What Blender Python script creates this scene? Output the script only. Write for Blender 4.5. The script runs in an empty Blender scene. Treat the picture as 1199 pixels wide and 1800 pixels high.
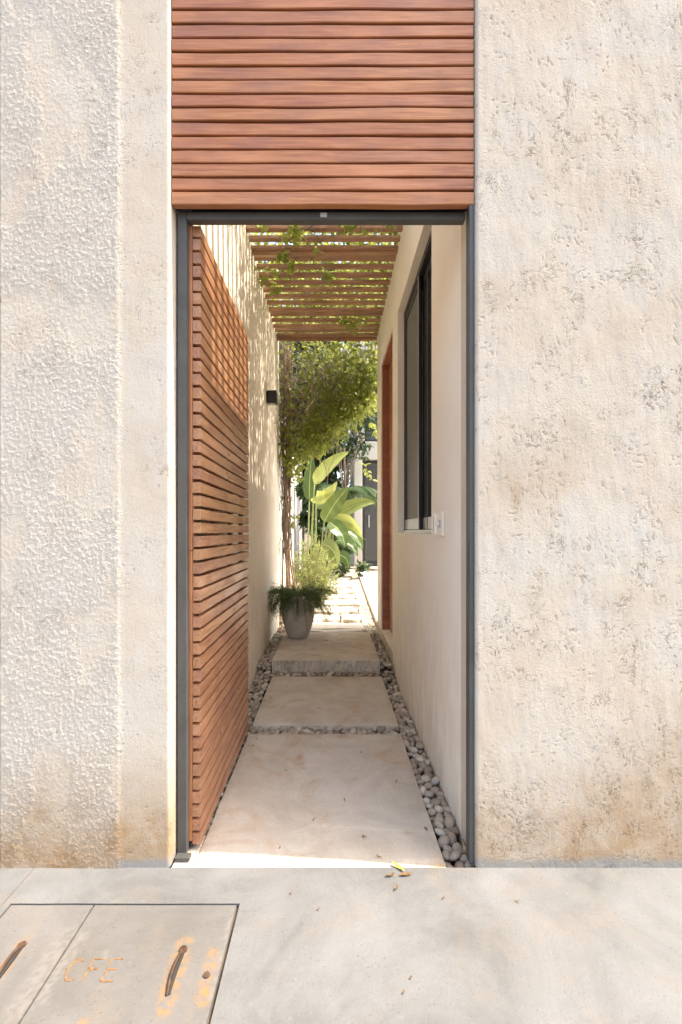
import bpy, bmesh, math, random
import numpy as np
from mathutils import Vector, Matrix, Euler

random.seed(7)
rng = np.random.default_rng(11)
R = math.radians

# ------------------------------------------------------------------ camera, sky, sun, exposure
scene = bpy.context.scene
D0, CH, F = 1.762, 1.30, 800.0            # camera to facade, camera height, focal length in photo pixels
VX, VY = 583.0, 935.0                     # vanishing point in the photograph (1199 x 1800)
cam = bpy.data.cameras.new('camera')
cam.sensor_fit = 'VERTICAL'; cam.sensor_height = 36.0; cam.lens = 16.0
cam.shift_x = (599.5 - VX) / 1800.0; cam.shift_y = (VY - 900.0) / 1800.0
cam.clip_start = 0.05; cam.clip_end = 2000.0
cam_o = bpy.data.objects.new('camera', cam); scene.collection.objects.link(cam_o)
cam_o.location = (0, -D0, CH); cam_o.rotation_euler = (R(90), 0, 0)
scene.camera = cam_o

SUN_EL, SUN_AZ = 60.0, 4.5                # elevation; degrees that the sun stands in front of the facade plane
to_sun = Vector((math.cos(R(SUN_EL)) * math.cos(R(SUN_AZ)), -math.cos(R(SUN_EL)) * math.sin(R(SUN_AZ)), math.sin(R(SUN_EL))))
world = bpy.data.worlds.new('World'); scene.world = world; world.use_nodes = True
wn = world.node_tree; wn.nodes.clear()
sky = wn.nodes.new('ShaderNodeTexSky'); sky.sky_type = 'NISHITA'; sky.sun_disc = False
sky.sun_elevation = R(SUN_EL); sky.sun_rotation = R(90 + SUN_AZ)
sky.air_density = 1.0; sky.dust_density = 3.0; sky.ozone_density = 1.0
bg = wn.nodes.new('ShaderNodeBackground'); bg.inputs['Strength'].default_value = 0.15
wo = wn.nodes.new('ShaderNodeOutputWorld')
wn.links.new(sky.outputs[0], bg.inputs[0]); wn.links.new(bg.outputs[0], wo.inputs[0])
sun = bpy.data.lights.new('sun', 'SUN'); sun.energy = 2.0; sun.angle = R(0.53); sun.color = (1.0, 0.95, 0.87)
sun_o = bpy.data.objects.new('sun', sun); scene.collection.objects.link(sun_o)
sun_o.rotation_euler = to_sun.to_track_quat('Z', 'Y').to_euler(); sun_o.location = (6, -2, 9)
vs = scene.view_settings
vs.view_transform = 'Standard'; vs.look = 'None'; vs.exposure = 2.12; vs.gamma = 1.0; vs.use_curve_mapping = False
try:
    vs.use_white_balance = True; vs.white_balance_temperature = 7150; vs.white_balance_tint = 10
except Exception:
    pass
cy = scene.cycles
cy.max_bounces = 14; cy.diffuse_bounces = 10; cy.glossy_bounces = 4; cy.transmission_bounces = 6; cy.transparent_max_bounces = 8
cy.sample_clamp_indirect = 6.0
cy.use_denoising = True

COL = scene.collection

# ------------------------------------------------------------------ helpers
def at(px, py, Y):
    """photo pixel + distance behind the facade -> point"""
    d = Y + D0
    return Vector(((px - VX) * d / F, Y, CH - (py - VY) * d / F))

def tag(o, label, cat, group=None):
    o['label'] = label; o['category'] = cat
    if group: o['group'] = group
    return o

def empty(name, loc=(0, 0, 0)):
    o = bpy.data.objects.new(name, None); COL.objects.link(o); o.location = loc; o.empty_display_size = 0.1
    return o

def link(name, me, mat, parent=None, loc=None, rot=None):
    o = bpy.data.objects.new(name, me); COL.objects.link(o)
    if mat is not None and len(me.materials) == 0: me.materials.append(mat)
    if parent is not None: o.parent = parent
    if loc is not None: o.location = loc
    if rot is not None: o.rotation_euler = rot
    return o

class MB:
    def __init__(self): self.v = []; self.f = []
    def add(self, vs, fs):
        n = len(self.v); self.v += [tuple(p) for p in vs]; self.f += [tuple(i + n for i in f) for f in fs]
        return self
    def box(self, x0, x1, y0, y1, z0, z1):
        return self.add([(x0,y0,z0),(x1,y0,z0),(x1,y1,z0),(x0,y1,z0),(x0,y0,z1),(x1,y0,z1),(x1,y1,z1),(x0,y1,z1)],
                        [(0,3,2,1),(4,5,6,7),(0,1,5,4),(1,2,6,5),(2,3,7,6),(3,0,4,7)])
    def tube(self, pts, r, sides=6, cap=True):
        pts = [Vector(p) for p in pts]; n = len(pts)
        rr = [r(i / (n - 1)) if callable(r) else r for i in range(n)]
        vs = []; up = Vector((0.3, 0.2, 1)).normalized()
        for i, p in enumerate(pts):
            t = (pts[min(i + 1, n - 1)] - pts[max(i - 1, 0)]).normalized()
            a = t.cross(up)
            if a.length < 1e-3: a = t.cross(Vector((1, 0, 0)))
            a.normalize(); b = t.cross(a).normalized()
            for k in range(sides):
                an = 2 * math.pi * k / sides
                vs.append(p + (a * math.cos(an) + b * math.sin(an)) * rr[i])
        fs = []
        for i in range(n - 1):
            for k in range(sides):
                k2 = (k + 1) % sides
                fs.append((i*sides+k, i*sides+k2, (i+1)*sides+k2, (i+1)*sides+k))
        if cap:
            fs.append(tuple(range(sides - 1, -1, -1))); fs.append(tuple((n-1)*sides + k for k in range(sides)))
        return self.add(vs, fs)
    def lathe(self, prof, cx=0, cy_=0, seg=40):
        vs = []; n = len(prof)
        for (r, z) in prof:
            for k in range(seg):
                a = 2 * math.pi * k / seg
                vs.append((cx + r * math.cos(a), cy_ + r * math.sin(a), z))
        fs = [(i*seg+k, i*seg+(k+1)%seg, (i+1)*seg+(k+1)%seg, (i+1)*seg+k) for i in range(n-1) for k in range(seg)]
        return self.add(vs, fs)
    def mesh(self, name, mat, smooth=False, bevel=0.0, bseg=2):
        me = bpy.data.meshes.new(name); me.from_pydata(self.v, [], self.f); me.update()
        if bevel > 0:
            bm = bmesh.new(); bm.from_mesh(me)
            bmesh.ops.recalc_face_normals(bm, faces=bm.faces)
            es = [e for e in bm.edges if len(e.link_faces) == 2 and e.calc_face_angle(0) > 0.6]
            bmesh.ops.bevel(bm, geom=es, offset=bevel, segments=bseg, profile=0.5, affect='EDGES')
            bm.to_mesh(me); bm.free()
        if smooth: me.shade_smooth()
        if mat is not None: me.materials.append(mat)
        return me
    def obj(self, name, mat, parent=None, smooth=False, bevel=0.0, loc=None, rot=None, bseg=2):
        return link(name, self.mesh(name, mat, smooth, bevel, bseg), None, parent, loc, rot)

# numpy value noise
def _h(ix, iy, s):
    n = (ix.astype(np.int64) * 374761393 + iy.astype(np.int64) * 668265263 + s * 974634541) & 0xFFFFFFFF
    n = ((n ^ (n >> 13)) * 1274126177) & 0xFFFFFFFF
    n = (n ^ (n >> 16)) & 0xFFFFFF
    return n / float(0xFFFFFF)
def vn(x, y, s=0):
    """gradient noise in about 0..1"""
    ix = np.floor(x); iy = np.floor(y); fx = x - ix; fy = y - iy
    ux = fx*fx*fx*(fx*(fx*6-15)+10); uy = fy*fy*fy*(fy*(fy*6-15)+10)
    def g(dx, dy):
        a = _h(ix + dx, iy + dy, s) * 6.2831853
        return np.cos(a) * (fx - dx) + np.sin(a) * (fy - dy)
    n = (g(0,0)*(1-ux)+g(1,0)*ux)*(1-uy) + (g(0,1)*(1-ux)+g(1,1)*ux)*uy
    return 0.5 + 0.80 * n
def fbm(x, y, s=0, o=4, g=0.5):
    t = 0; a = 1; n = 0
    for k in range(o):
        t = t + a * vn(x * 2**k + 17.3*k, y * 2**k + 9.1*k, s + k); n += a; a *= g
    return t / n
def sst(a, b, x):
    t = np.clip((x - a) / (b - a), 0, 1); return t*t*(3-2*t)

# ------------------------------------------------------------------ materials
class M:
    """small node-graph helper"""
    def __init__(self, name, rough=0.8, spec=0.3):
        self.m = bpy.data.materials.new(name); self.m.use_nodes = True
        self.t = self.m.node_tree; self.p = self.t.nodes['Principled BSDF']
        self.p.inputs['Roughness'].default_value = rough
        self.p.inputs['Specular IOR Level'].default_value = spec
        self.tc = None
    def n(self, typ, **kw):
        nd = self.t.nodes.new(typ)
        for k, v in kw.items(): setattr(nd, k, v)
        return nd
    def l(self, a, b): self.t.links.new(a, b)
    def co(self, scale=(1, 1, 1), kind='Object', rot=(0, 0, 0)):
        if self.tc is None: self.tc = self.n('ShaderNodeTexCoord')
        mp = self.n('ShaderNodeMapping'); mp.inputs['Scale'].default_value = scale; mp.inputs['Rotation'].default_value = rot
        self.l(self.tc.outputs[kind], mp.inputs[0]); return mp.outputs[0]
    def geo_pos(self, scale=(1, 1, 1), rot=(0, 0, 0)):
        g = self.n('ShaderNodeNewGeometry'); mp = self.n('ShaderNodeMapping')
        mp.inputs['Scale'].default_value = scale; mp.inputs['Rotation'].default_value = rot
        self.l(g.outputs['Position'], mp.inputs[0]); return mp.outputs[0]
    def noise(self, co, scale=5, detail=4, rough=0.55, dist=0.0):
        nd = self.n('ShaderNodeTexNoise'); nd.inputs['Scale'].default_value = scale; nd.inputs['Detail'].default_value = detail
        nd.inputs['Roughness'].default_value = rough; nd.inputs['Distortion'].default_value = dist
        if co is not None: self.l(co, nd.inputs['Vector'])
        return nd.outputs['Fac']
    def ramp(self, fac, stops):
        nd = self.n('ShaderNodeValToRGB'); cr = nd.color_ramp
        while len(cr.elements) < len(stops): cr.elements.new(0.5)
        for e, (p, c) in zip(cr.elements, stops):
            e.position = p; e.color = (c if len(c) == 4 else (*c, 1)) if not isinstance(c, (int, float)) else (c, c, c, 1)
        self.l(fac, nd.inputs[0]); return nd.outputs[0]
    def mix(self, fac, a, b, mode='MIX'):
        nd = self.n('ShaderNodeMix', data_type='RGBA', blend_type=mode)
        for s, v in ((0, fac), (6, a), (7, b)):
            if hasattr(v, 'links') or isinstance(v, bpy.types.NodeSocket): self.l(v, nd.inputs[s])
            elif s == 0: nd.inputs[0].default_value = v
            else: nd.inputs[s].default_value = (*v, 1) if len(v) == 3 else v
        return nd.outputs[2]
    def math(self, op, a, b=0.0, clamp=False):
        nd = self.n('ShaderNodeMath', operation=op, use_clamp=clamp)
        for i, v in enumerate((a, b)):
            if isinstance(v, bpy.types.NodeSocket): self.l(v, nd.inputs[i])
            else: nd.inputs[i].default_value = v
        return nd.outputs[0]
    def attr(self, name):
        nd = self.n('ShaderNodeAttribute'); nd.attribute_name = name; return nd.outputs['Fac']
    def rand_island(self):
        return self.n('ShaderNodeNewGeometry').outputs['Random Per Island']
    def rand_obj(self):
        return self.n('ShaderNodeObjectInfo').outputs['Random']
    def color(self, c):
        if isinstance(c, bpy.types.NodeSocket): self.l(c, self.p.inputs['Base Color'])
        else: self.p.inputs['Base Color'].default_value = (*c, 1)
        return self
    def rough(self, r):
        if isinstance(r, bpy.types.NodeSocket): self.l(r, self.p.inputs['Roughness'])
        else: self.p.inputs['Roughness'].default_value = r
        return self
    def bump(self, h, strength=0.3, dist=0.01):
        nd = self.n('ShaderNodeBump'); nd.inputs['Strength'].default_value = strength; nd.inputs['Distance'].default_value = dist
        self.l(h, nd.inputs['Height']); self.l(nd.outputs[0], self.p.inputs['Normal']); return self
    def translucent(self, col, fac=0.4):
        tr = self.n('ShaderNodeBsdfTranslucent'); mx = self.n('ShaderNodeMixShader'); mx.inputs[0].default_value = fac
        if isinstance(col, bpy.types.NodeSocket): self.l(col, tr.inputs[0])
        else: tr.inputs[0].default_value = (*col, 1)
        out = self.t.nodes['Material Output']
        self.l(self.p.outputs[0], mx.inputs[1]); self.l(tr.outputs[0], mx.inputs[2]); self.l(mx.outputs[0], out.inputs[0]); return self

def mat_stucco():
    m = M('stucco_facade', 0.92, 0.1); p = m.geo_pos()
    big = m.noise(p, 2.2, 5, 0.6, 0.4)
    base = m.ramp(big, [(0.30, (0.56, 0.445, 0.335)), (0.46, (0.585, 0.50, 0.395)), (0.58, (0.59, 0.52, 0.43)), (0.75, (0.585, 0.535, 0.47))])
    streak = m.noise(m.geo_pos((9, 1, 2.2)), 1.6, 6, 0.65, 0.6)
    base = m.mix(m.ramp(streak, [(0.42, 0.0), (0.72, 0.5)]), base, (0.56, 0.44, 0.325))
    speck = m.noise(p, 95, 3, 0.6)
    base = m.mix(m.ramp(speck, [(0.30, 0.45), (0.46, 0.0)]), base, (0.44, 0.34, 0.25))
    st = m.math('MULTIPLY', m.attr('stain'), m.ramp(m.noise(p, 9, 6, 0.7, 0.5), [(0.25, 0.35), (0.65, 1.0)]), True)
    base = m.mix(st, base, (0.37, 0.235, 0.125))
    base = m.mix(m.math('MULTIPLY', m.math('MULTIPLY', m.attr('rough'), 0.55), m.math('SUBTRACT', 1.0, m.attr('stain'), True)), base, (0.645, 0.58, 0.50))
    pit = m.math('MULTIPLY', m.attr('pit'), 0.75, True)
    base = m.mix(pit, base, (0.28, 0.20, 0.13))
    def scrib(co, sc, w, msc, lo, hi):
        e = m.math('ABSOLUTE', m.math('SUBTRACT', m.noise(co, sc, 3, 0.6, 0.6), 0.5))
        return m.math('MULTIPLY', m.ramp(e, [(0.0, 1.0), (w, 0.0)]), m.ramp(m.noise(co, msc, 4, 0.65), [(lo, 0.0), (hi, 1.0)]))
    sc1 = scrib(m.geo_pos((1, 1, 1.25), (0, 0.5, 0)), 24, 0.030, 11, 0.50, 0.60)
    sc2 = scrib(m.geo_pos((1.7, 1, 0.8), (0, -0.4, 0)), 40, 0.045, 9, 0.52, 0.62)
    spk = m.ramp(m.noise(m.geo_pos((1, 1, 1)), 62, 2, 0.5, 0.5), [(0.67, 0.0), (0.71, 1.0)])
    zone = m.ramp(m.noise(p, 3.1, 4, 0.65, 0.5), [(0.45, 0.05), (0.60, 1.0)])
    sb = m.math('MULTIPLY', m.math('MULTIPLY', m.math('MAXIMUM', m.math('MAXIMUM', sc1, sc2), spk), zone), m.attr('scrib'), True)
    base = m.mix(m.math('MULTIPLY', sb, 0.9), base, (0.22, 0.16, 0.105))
    base = m.mix(m.attr('mortar'), base, (0.30, 0.28, 0.25))
    m.color(base)
    gr = m.ramp(m.noise(p, 115, 6, 0.75, 0.3), [(0.36, 0.0), (0.62, 1.0)])
    h = m.math('ADD', m.math('MULTIPLY', gr, m.math('MULTIPLY', m.attr('rough'), 1.25)), m.math('MULTIPLY', m.noise(p, 170, 5, 0.75), 0.5))
    h = m.math('ADD', h, m.math('MULTIPLY', m.noise(m.geo_pos((3, 1, 1)), 30, 5, 0.65), 0.6))
    h = m.math('SUBTRACT', h, m.math('MULTIPLY', sb, 1.3))
    m.bump(h, 0.55, 0.0035); return m.m

def mat_plaster(name, c0, c1, c2, stain=0.25):
    m = M(name, 0.85, 0.15); p = m.geo_pos()
    base = m.ramp(m.noise(p, 1.5, 6, 0.6, 0.6), [(0.3, c0), (0.52, c1), (0.72, c2)])
    drip = m.noise(m.geo_pos((5, 5, 0.7)), 2.0, 7, 0.7, 0.8)
    base = m.mix(m.ramp(drip, [(0.50, 0.0), (0.75, stain)]), base, (0.52, 0.40, 0.28))
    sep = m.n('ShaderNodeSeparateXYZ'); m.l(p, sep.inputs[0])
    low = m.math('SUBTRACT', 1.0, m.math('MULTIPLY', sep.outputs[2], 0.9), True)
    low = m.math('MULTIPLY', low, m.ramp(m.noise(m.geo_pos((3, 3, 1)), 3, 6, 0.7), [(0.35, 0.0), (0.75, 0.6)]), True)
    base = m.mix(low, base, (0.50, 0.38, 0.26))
    m.color(base)
    m.bump(m.math('ADD', m.noise(p, 18, 5, 0.6), m.math('MULTIPLY', m.noise(p, 120, 3, 0.6), 0.25)), 0.22, 0.01); return m.m

def mat_concrete(name, c0, c1, c2, warm=(0.5, 0.36, 0.22), wf=0.25, rust=False, bump=0.25):
    m = M(name, 0.88, 0.2); p = m.geo_pos()
    base = m.ramp(m.noise(p, 2.4, 7, 0.62, 0.7), [(0.30, c0), (0.50, c1), (0.70, c2)])
    base = m.mix(m.ramp(m.noise(p, 3.7, 4, 0.6, 1.2), [(0.52, 0.0), (0.80, wf)]), base, warm)
    sp = m.noise(p, 140, 2, 0.5)
    base = m.mix(m.ramp(sp, [(0.27, 0.55), (0.36, 0.0)]), base, tuple(x * 0.45 for x in c0))
    wh = m.noise(p, 60, 4, 0.7)
    base = m.mix(m.ramp(wh, [(0.58, 0.0), (0.75, 0.35)]), base, tuple(min(0.85, x * 1.25) for x in c2))
    pt = m.noise(m.geo_pos((1, 1.6, 1), (0, 0, 0.5)), 1.9, 2, 0.4, 1.5)
    base = m.mix(m.ramp(pt, [(0.47, 0.0), (0.485, 0.07), (0.60, 0.0)]), base, tuple(min(0.85, x * 1.3) for x in c2))
    pt2 = m.noise(m.geo_pos((1.3, 1, 1), (0, 0, -0.8)), 2.6, 3, 0.5, 2.0)
    base = m.mix(m.ramp(pt2, [(0.50, 0.0), (0.62, 0.08), (0.75, 0.22)]), base, tuple(x * 0.72 for x in c0))
    if name.startswith('sidewalk'):
        sx = m.n('ShaderNodeSeparateXYZ'); m.l(p, sx.inputs[0])
        dv = m.math('ABSOLUTE', m.math('ADD', m.math('ADD', sx.outputs[0], 0.245), m.math('MULTIPLY', m.math('SUBTRACT', m.noise(p, 7, 5, 0.7), 0.5), 0.06)))
        base = m.mix(m.math('MULTIPLY', m.ramp(dv, [(0.0, 1.0), (0.003, 0.0)]), m.ramp(m.noise(p, 5, 2), [(0.4, 0.0), (0.6, 0.7)])), base, (0.16, 0.15, 0.13))
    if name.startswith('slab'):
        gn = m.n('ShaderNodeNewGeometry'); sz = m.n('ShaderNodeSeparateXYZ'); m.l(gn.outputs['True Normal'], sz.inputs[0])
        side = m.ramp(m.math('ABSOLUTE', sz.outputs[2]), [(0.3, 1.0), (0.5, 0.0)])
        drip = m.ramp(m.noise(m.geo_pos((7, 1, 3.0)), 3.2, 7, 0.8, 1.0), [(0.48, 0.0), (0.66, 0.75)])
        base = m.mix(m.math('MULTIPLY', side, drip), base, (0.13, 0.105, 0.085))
    if rust:
        r = m.math('MULTIPLY', m.attr('rust'), m.ramp(m.noise(p, 34, 6, 0.75, 0.6), [(0.42, 0.0), (0.56, 1.0)]), True)
        base = m.mix(m.math('MULTIPLY', r, 0.8), base, (0.30, 0.165, 0.06))
        base = m.mix(m.attr('grime'), base, (0.22, 0.20, 0.18))
    m.color(base)
    m.bump(m.math('ADD', m.noise(p, 90, 5, 0.7), m.math('MULTIPLY', m.noise(p, 12, 3, 0.5), 0.8)), bump, 0.006); return m.m

def mat_wood(name, dark, mid, light, rough=0.45, weather=0.35, bump=0.25):
    m = M(name, rough, 0.4)
    rnd = m.rand_obj()
    cmb = m.n('ShaderNodeCombineXYZ'); m.l(m.math('MULTIPLY', rnd, 37.0), cmb.inputs[0]); m.l(m.math('MULTIPLY', rnd, 91.0), cmb.inputs[1]); m.l(m.math('MULTIPLY', rnd, 53.0), cmb.inputs[2])
    tc = m.n('ShaderNodeTexCoord')
    def loc(scale):
        va = m.n('ShaderNodeVectorMath', operation='MULTIPLY_ADD'); m.l(tc.outputs['Object'], va.inputs[0]); va.inputs[1].default_value = scale; m.l(cmb.outputs[0], va.inputs[2]); return va.outputs[0]
    grain = m.noise(loc((2.0, 45, 45)), 2.2, 6, 0.65, 0.5)
    base = m.ramp(grain, [(0.28, dark), (0.50, mid), (0.72, light)])
    patch = m.noise(loc((2.2, 5, 5)), 1.7, 4, 0.6, 0.4)
    base = m.mix(m.ramp(patch, [(0.45, 0.0), (0.72, weather)]), base, (0.22, 0.10, 0.085))
    pl = m.noise(loc((1.6, 7, 7)), 1.3, 3, 0.6, 0.2)
    base = m.mix(m.ramp(pl, [(0.52, 0.0), (0.75, 0.55)]), base, tuple(min(1, x * 1.35) for x in light))
    hsv = m.n('ShaderNodeHueSaturation'); m.l(base, hsv.inputs['Color'])
    m.l(m.math('ADD', 0.93, m.math('MULTIPLY', rnd, 0.14)), hsv.inputs['Value'])
    m.l(m.math('ADD', 0.4965, m.math('MULTIPLY', rnd, 0.008)), hsv.inputs['Hue'])
    m.color(hsv.outputs[0])
    m.rough(m.ramp(patch, [(0.3, rough - 0.08), (0.7, rough + 0.15)]))
    m.bump(grain, bump, 0.003); return m.m

def mat_leaf(name, c0, c1, tr, fac=0.4, rough=0.45):
    m = M(name, rough, 0.4)
    r = m.rand_island()
    base = m.ramp(r, [(0.0, c0), (0.6, c1), (1.0, tuple(min(1, x * 1.35) for x in c1))])
    m.color(base); m.translucent(m.mix(0.75, base, tr), fac); return m.m

def mat_plain(name, c, rough=0.5, metal=0.0, spec=0.4, var=0.15, scale=14.0, bump=0.05):
    m = M(name, rough, spec); m.p.inputs['Metallic'].default_value = metal
    n = m.noise(m.geo_pos(), scale, 5, 0.6, 0.3)
    m.color(m.ramp(n, [(0.3, tuple(x * (1 - var) for x in c)), (0.7, tuple(min(1, x * (1 + var)) for x in c))]))
    m.rough(m.ramp(n, [(0.3, max(0.05, rough - 0.08)), (0.7, min(1, rough + 0.08))]))
    if bump: m.bump(m.noise(m.geo_pos(), scale * 6, 3, 0.6), bump, 0.003)
    return m.m

MT = {}
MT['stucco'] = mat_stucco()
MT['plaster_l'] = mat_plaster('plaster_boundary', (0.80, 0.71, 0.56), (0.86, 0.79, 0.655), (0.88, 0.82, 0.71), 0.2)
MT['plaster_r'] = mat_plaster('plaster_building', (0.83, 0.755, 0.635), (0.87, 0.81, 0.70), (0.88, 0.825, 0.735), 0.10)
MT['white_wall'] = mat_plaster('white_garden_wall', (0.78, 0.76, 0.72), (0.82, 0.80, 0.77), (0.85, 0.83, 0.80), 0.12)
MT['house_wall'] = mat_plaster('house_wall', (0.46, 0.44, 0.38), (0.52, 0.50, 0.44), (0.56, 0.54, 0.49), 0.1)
MT['sidewalk'] = mat_concrete('sidewalk_concrete', (0.120, 0.117, 0.111), (0.166, 0.164, 0.158), (0.202, 0.201, 0.196), (0.235, 0.185, 0.135), 0.42, bump=0.5)
MT['lid'] = mat_concrete('lid_concrete', (0.125, 0.117, 0.105), (0.155, 0.146, 0.134), (0.182, 0.172, 0.160), (0.23, 0.17, 0.115), 0.35, rust=True)
MT['slab'] = mat_concrete('slab_concrete', (0.47, 0.39, 0.295), (0.59, 0.505, 0.395), (0.66, 0.58, 0.475), (0.48, 0.30, 0.165), 1.0, bump=0.8)
MT['asphalt'] = mat_plain('asphalt', (0.06, 0.06, 0.06), 0.9, var=0.3, scale=60, bump=0.4)
MT['earth'] = mat_plain('earth', (0.16, 0.11, 0.07), 0.95, var=0.5, scale=12, bump=0.5)
MT['bed'] = mat_plain('bed_soil', (0.07, 0.055, 0.04), 0.95, var=0.4, scale=40, bump=0.5)
MT['wood_panel'] = mat_wood('wood_panel', (0.27, 0.092, 0.036), (0.40, 0.148, 0.060), (0.49, 0.21, 0.093), 0.42, 0.5)
MT['wood_gate'] = mat_wood('wood_gate', (0.25, 0.105, 0.05), (0.43, 0.20, 0.10), (0.54, 0.28, 0.15), 0.34, 0.42)
MT['wood_pergola'] = mat_wood('wood_pergola', (0.25, 0.125, 0.075), (0.39, 0.205, 0.125), (0.50, 0.29, 0.185), 0.6, 0.3)
MT['wood_door'] = mat_wood('wood_door', (0.28, 0.105, 0.058), (0.37, 0.145, 0.08), (0.44, 0.19, 0.105), 0.4, 0.2)
MT['steel'] = mat_plain('painted_steel', (0.070, 0.068, 0.064), 0.52, spec=0.5, var=0.2, scale=8)
MT['black'] = mat_plain('black_metal', (0.022, 0.022, 0.024), 0.42, var=0.2)
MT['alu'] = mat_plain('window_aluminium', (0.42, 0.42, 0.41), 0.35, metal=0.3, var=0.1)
MT['switch'] = mat_plain('switch_plastic', (0.84, 0.77, 0.66), 0.4, var=0.06)
MT['dark_slot'] = mat_plain('dark_slot', (0.03, 0.028, 0.025), 0.7)
MT['rusty'] = mat_plain('rusty_iron', (0.10, 0.055, 0.035), 0.75, metal=0.3, var=0.5, scale=60, bump=0.4)
MT['rust_letter'] = mat_plain('rust_letter', (0.25, 0.125, 0.05), 0.85, var=0.5, scale=70, bump=0.3)
MT['pot'] = mat_concrete('pot_concrete', (0.40, 0.36, 0.31), (0.50, 0.46, 0.40), (0.58, 0.54, 0.48), (0.42, 0.33, 0.24), 0.3)
MT['limestone'] = mat_concrete('limestone', (0.55, 0.49, 0.40), (0.66, 0.60, 0.51), (0.74, 0.69, 0.60), (0.5, 0.4, 0.28), 0.3)
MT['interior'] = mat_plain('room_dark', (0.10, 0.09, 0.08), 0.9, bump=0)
MT['bark'] = mat_plain('bark', (0.30, 0.235, 0.17), 0.9, var=0.5, scale=50, bump=0.6)
MT['bark_red'] = mat_plain('vine_bark', (0.31, 0.21, 0.14), 0.9, var=0.45, scale=40, bump=0.6)
MT['leaf_vine'] = mat_leaf('leaf_vine', (0.05, 0.072, 0.02), (0.19, 0.235, 0.055), (0.60, 0.63, 0.15), 0.5)
MT['leaf_hang'] = mat_leaf('leaf_hanging', (0.16, 0.21, 0.05), (0.27, 0.33, 0.08), (0.55, 0.58, 0.14), 0.45)
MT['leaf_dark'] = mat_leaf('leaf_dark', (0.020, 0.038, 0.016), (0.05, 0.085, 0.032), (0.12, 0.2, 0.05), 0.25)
MT['leaf_fern'] = mat_leaf('leaf_fern', (0.04, 0.065, 0.02), (0.11, 0.15, 0.05), (0.2, 0.28, 0.07), 0.3)
MT['leaf_shrub'] = mat_leaf('leaf_shrub', (0.20, 0.24, 0.08), (0.36, 0.41, 0.16), (0.55, 0.58, 0.2), 0.35)
MT['leaf_dry'] = mat_leaf('leaf_dry', (0.13, 0.07, 0.03), (0.24, 0.13, 0.05), (0.4, 0.25, 0.1), 0.2)
MT['leaf_yellow'] = mat_leaf('leaf_yellow', (0.42, 0.38, 0.06), (0.50, 0.46, 0.08), (0.5, 0.5, 0.1), 0.2)
def mat_pebble():
    m = M('pebble', 0.6, 0.35)
    g = m.rand_island(); o = m.rand_obj(); r = m.math('FRACT', m.math('ADD', g, o))
    base = m.ramp(r, [(0.0, (0.24, 0.185, 0.135)), (0.35, (0.38, 0.30, 0.22)), (0.7, (0.47, 0.385, 0.29)), (1.0, (0.62, 0.54, 0.43))])
    n = m.noise(m.geo_pos(), 70, 5, 0.65)
    base = m.mix(m.ramp(n, [(0.4, 0.0), (0.75, 0.5)]), base, (0.20, 0.15, 0.11)); m.color(base)
    m.bump(n, 0.2, 0.003); return m.m
MT['pebble'] = mat_pebble()
def mat_big_leaf():
    m = M('leaf_paradise', 0.33, 0.5)
    a = m.attr('u'); tint = m.attr('tint')
    wv = m.n('ShaderNodeTexWave'); wv.inputs['Scale'].default_value = 26; wv.inputs['Distortion'].default_value = 1.0
    cmb = m.n('ShaderNodeCombineXYZ'); m.l(m.attr('t'), cmb.inputs[0]); m.l(wv.inputs['Vector'].links[0].from_socket if wv.inputs['Vector'].links else cmb.outputs[0], wv.inputs['Vector'])
    g = m.mix(tint, (0.055, 0.11, 0.035), (0.36, 0.40, 0.10))
    g = m.mix(m.math('MULTIPLY', wv.outputs['Fac'], 0.18), g, (0.14, 0.21, 0.06))
    mid = m.ramp(a, [(0.02, 1.0), (0.09, 0.0)])
    g = m.mix(mid, g, (0.38, 0.43, 0.17)); m.color(g)
    m.translucent(m.mix(m.math('MULTIPLY', tint, 0.7), g, (0.62, 0.64, 0.20)), 0.38); m.bump(wv.outputs['Fac'], 0.1, 0.004); return m.m
MT['paradise'] = mat_big_leaf()
def mat_glass(name, tint, mixf):
    m = M(name, 0.03, 0.6); m.color(tint)
    tr = m.n('ShaderNodeBsdfTransparent'); tr.inputs[0].default_value = (0.75, 0.77, 0.76, 1)
    mx = m.n('ShaderNodeMixShader'); mx.inputs[0].default_value = mixf
    m.l(tr.outputs[0], mx.inputs[1]); m.l(m.p.outputs[0], mx.inputs[2]); m.l(mx.outputs[0], m.t.nodes['Material Output'].inputs[0]); return m.m
MT['glass'] = mat_glass('window_glass', (0.10, 0.10, 0.10), 0.6)
MT['screen'] = mat_plain('insect_screen', (0.15, 0.145, 0.13), 0.6, var=0.05, scale=200)

def struct(o):
    o['kind'] = 'structure'; return o

# ------------------------------------------------------------------ setting: ground, road, sidewalk, garden
XR, XL = 0.565, -0.68                       # corridor faces: building on the sunny side, boundary wall
FR, FL = 0.558, -0.626                      # facade opening edges
struct(MB().box(-300, 300, -300, 300, -0.60, -0.30).obj('ground', MT['earth']))
struct(MB().box(-60, 60, -11.0, -2.75, -0.28, -0.12).obj('road', MT['asphalt']))
struct(MB().box(-60, 60, -2.745, -2.60, -0.28, 0.0).obj('kerb', MT['sidewalk'], bevel=0.012))

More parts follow.
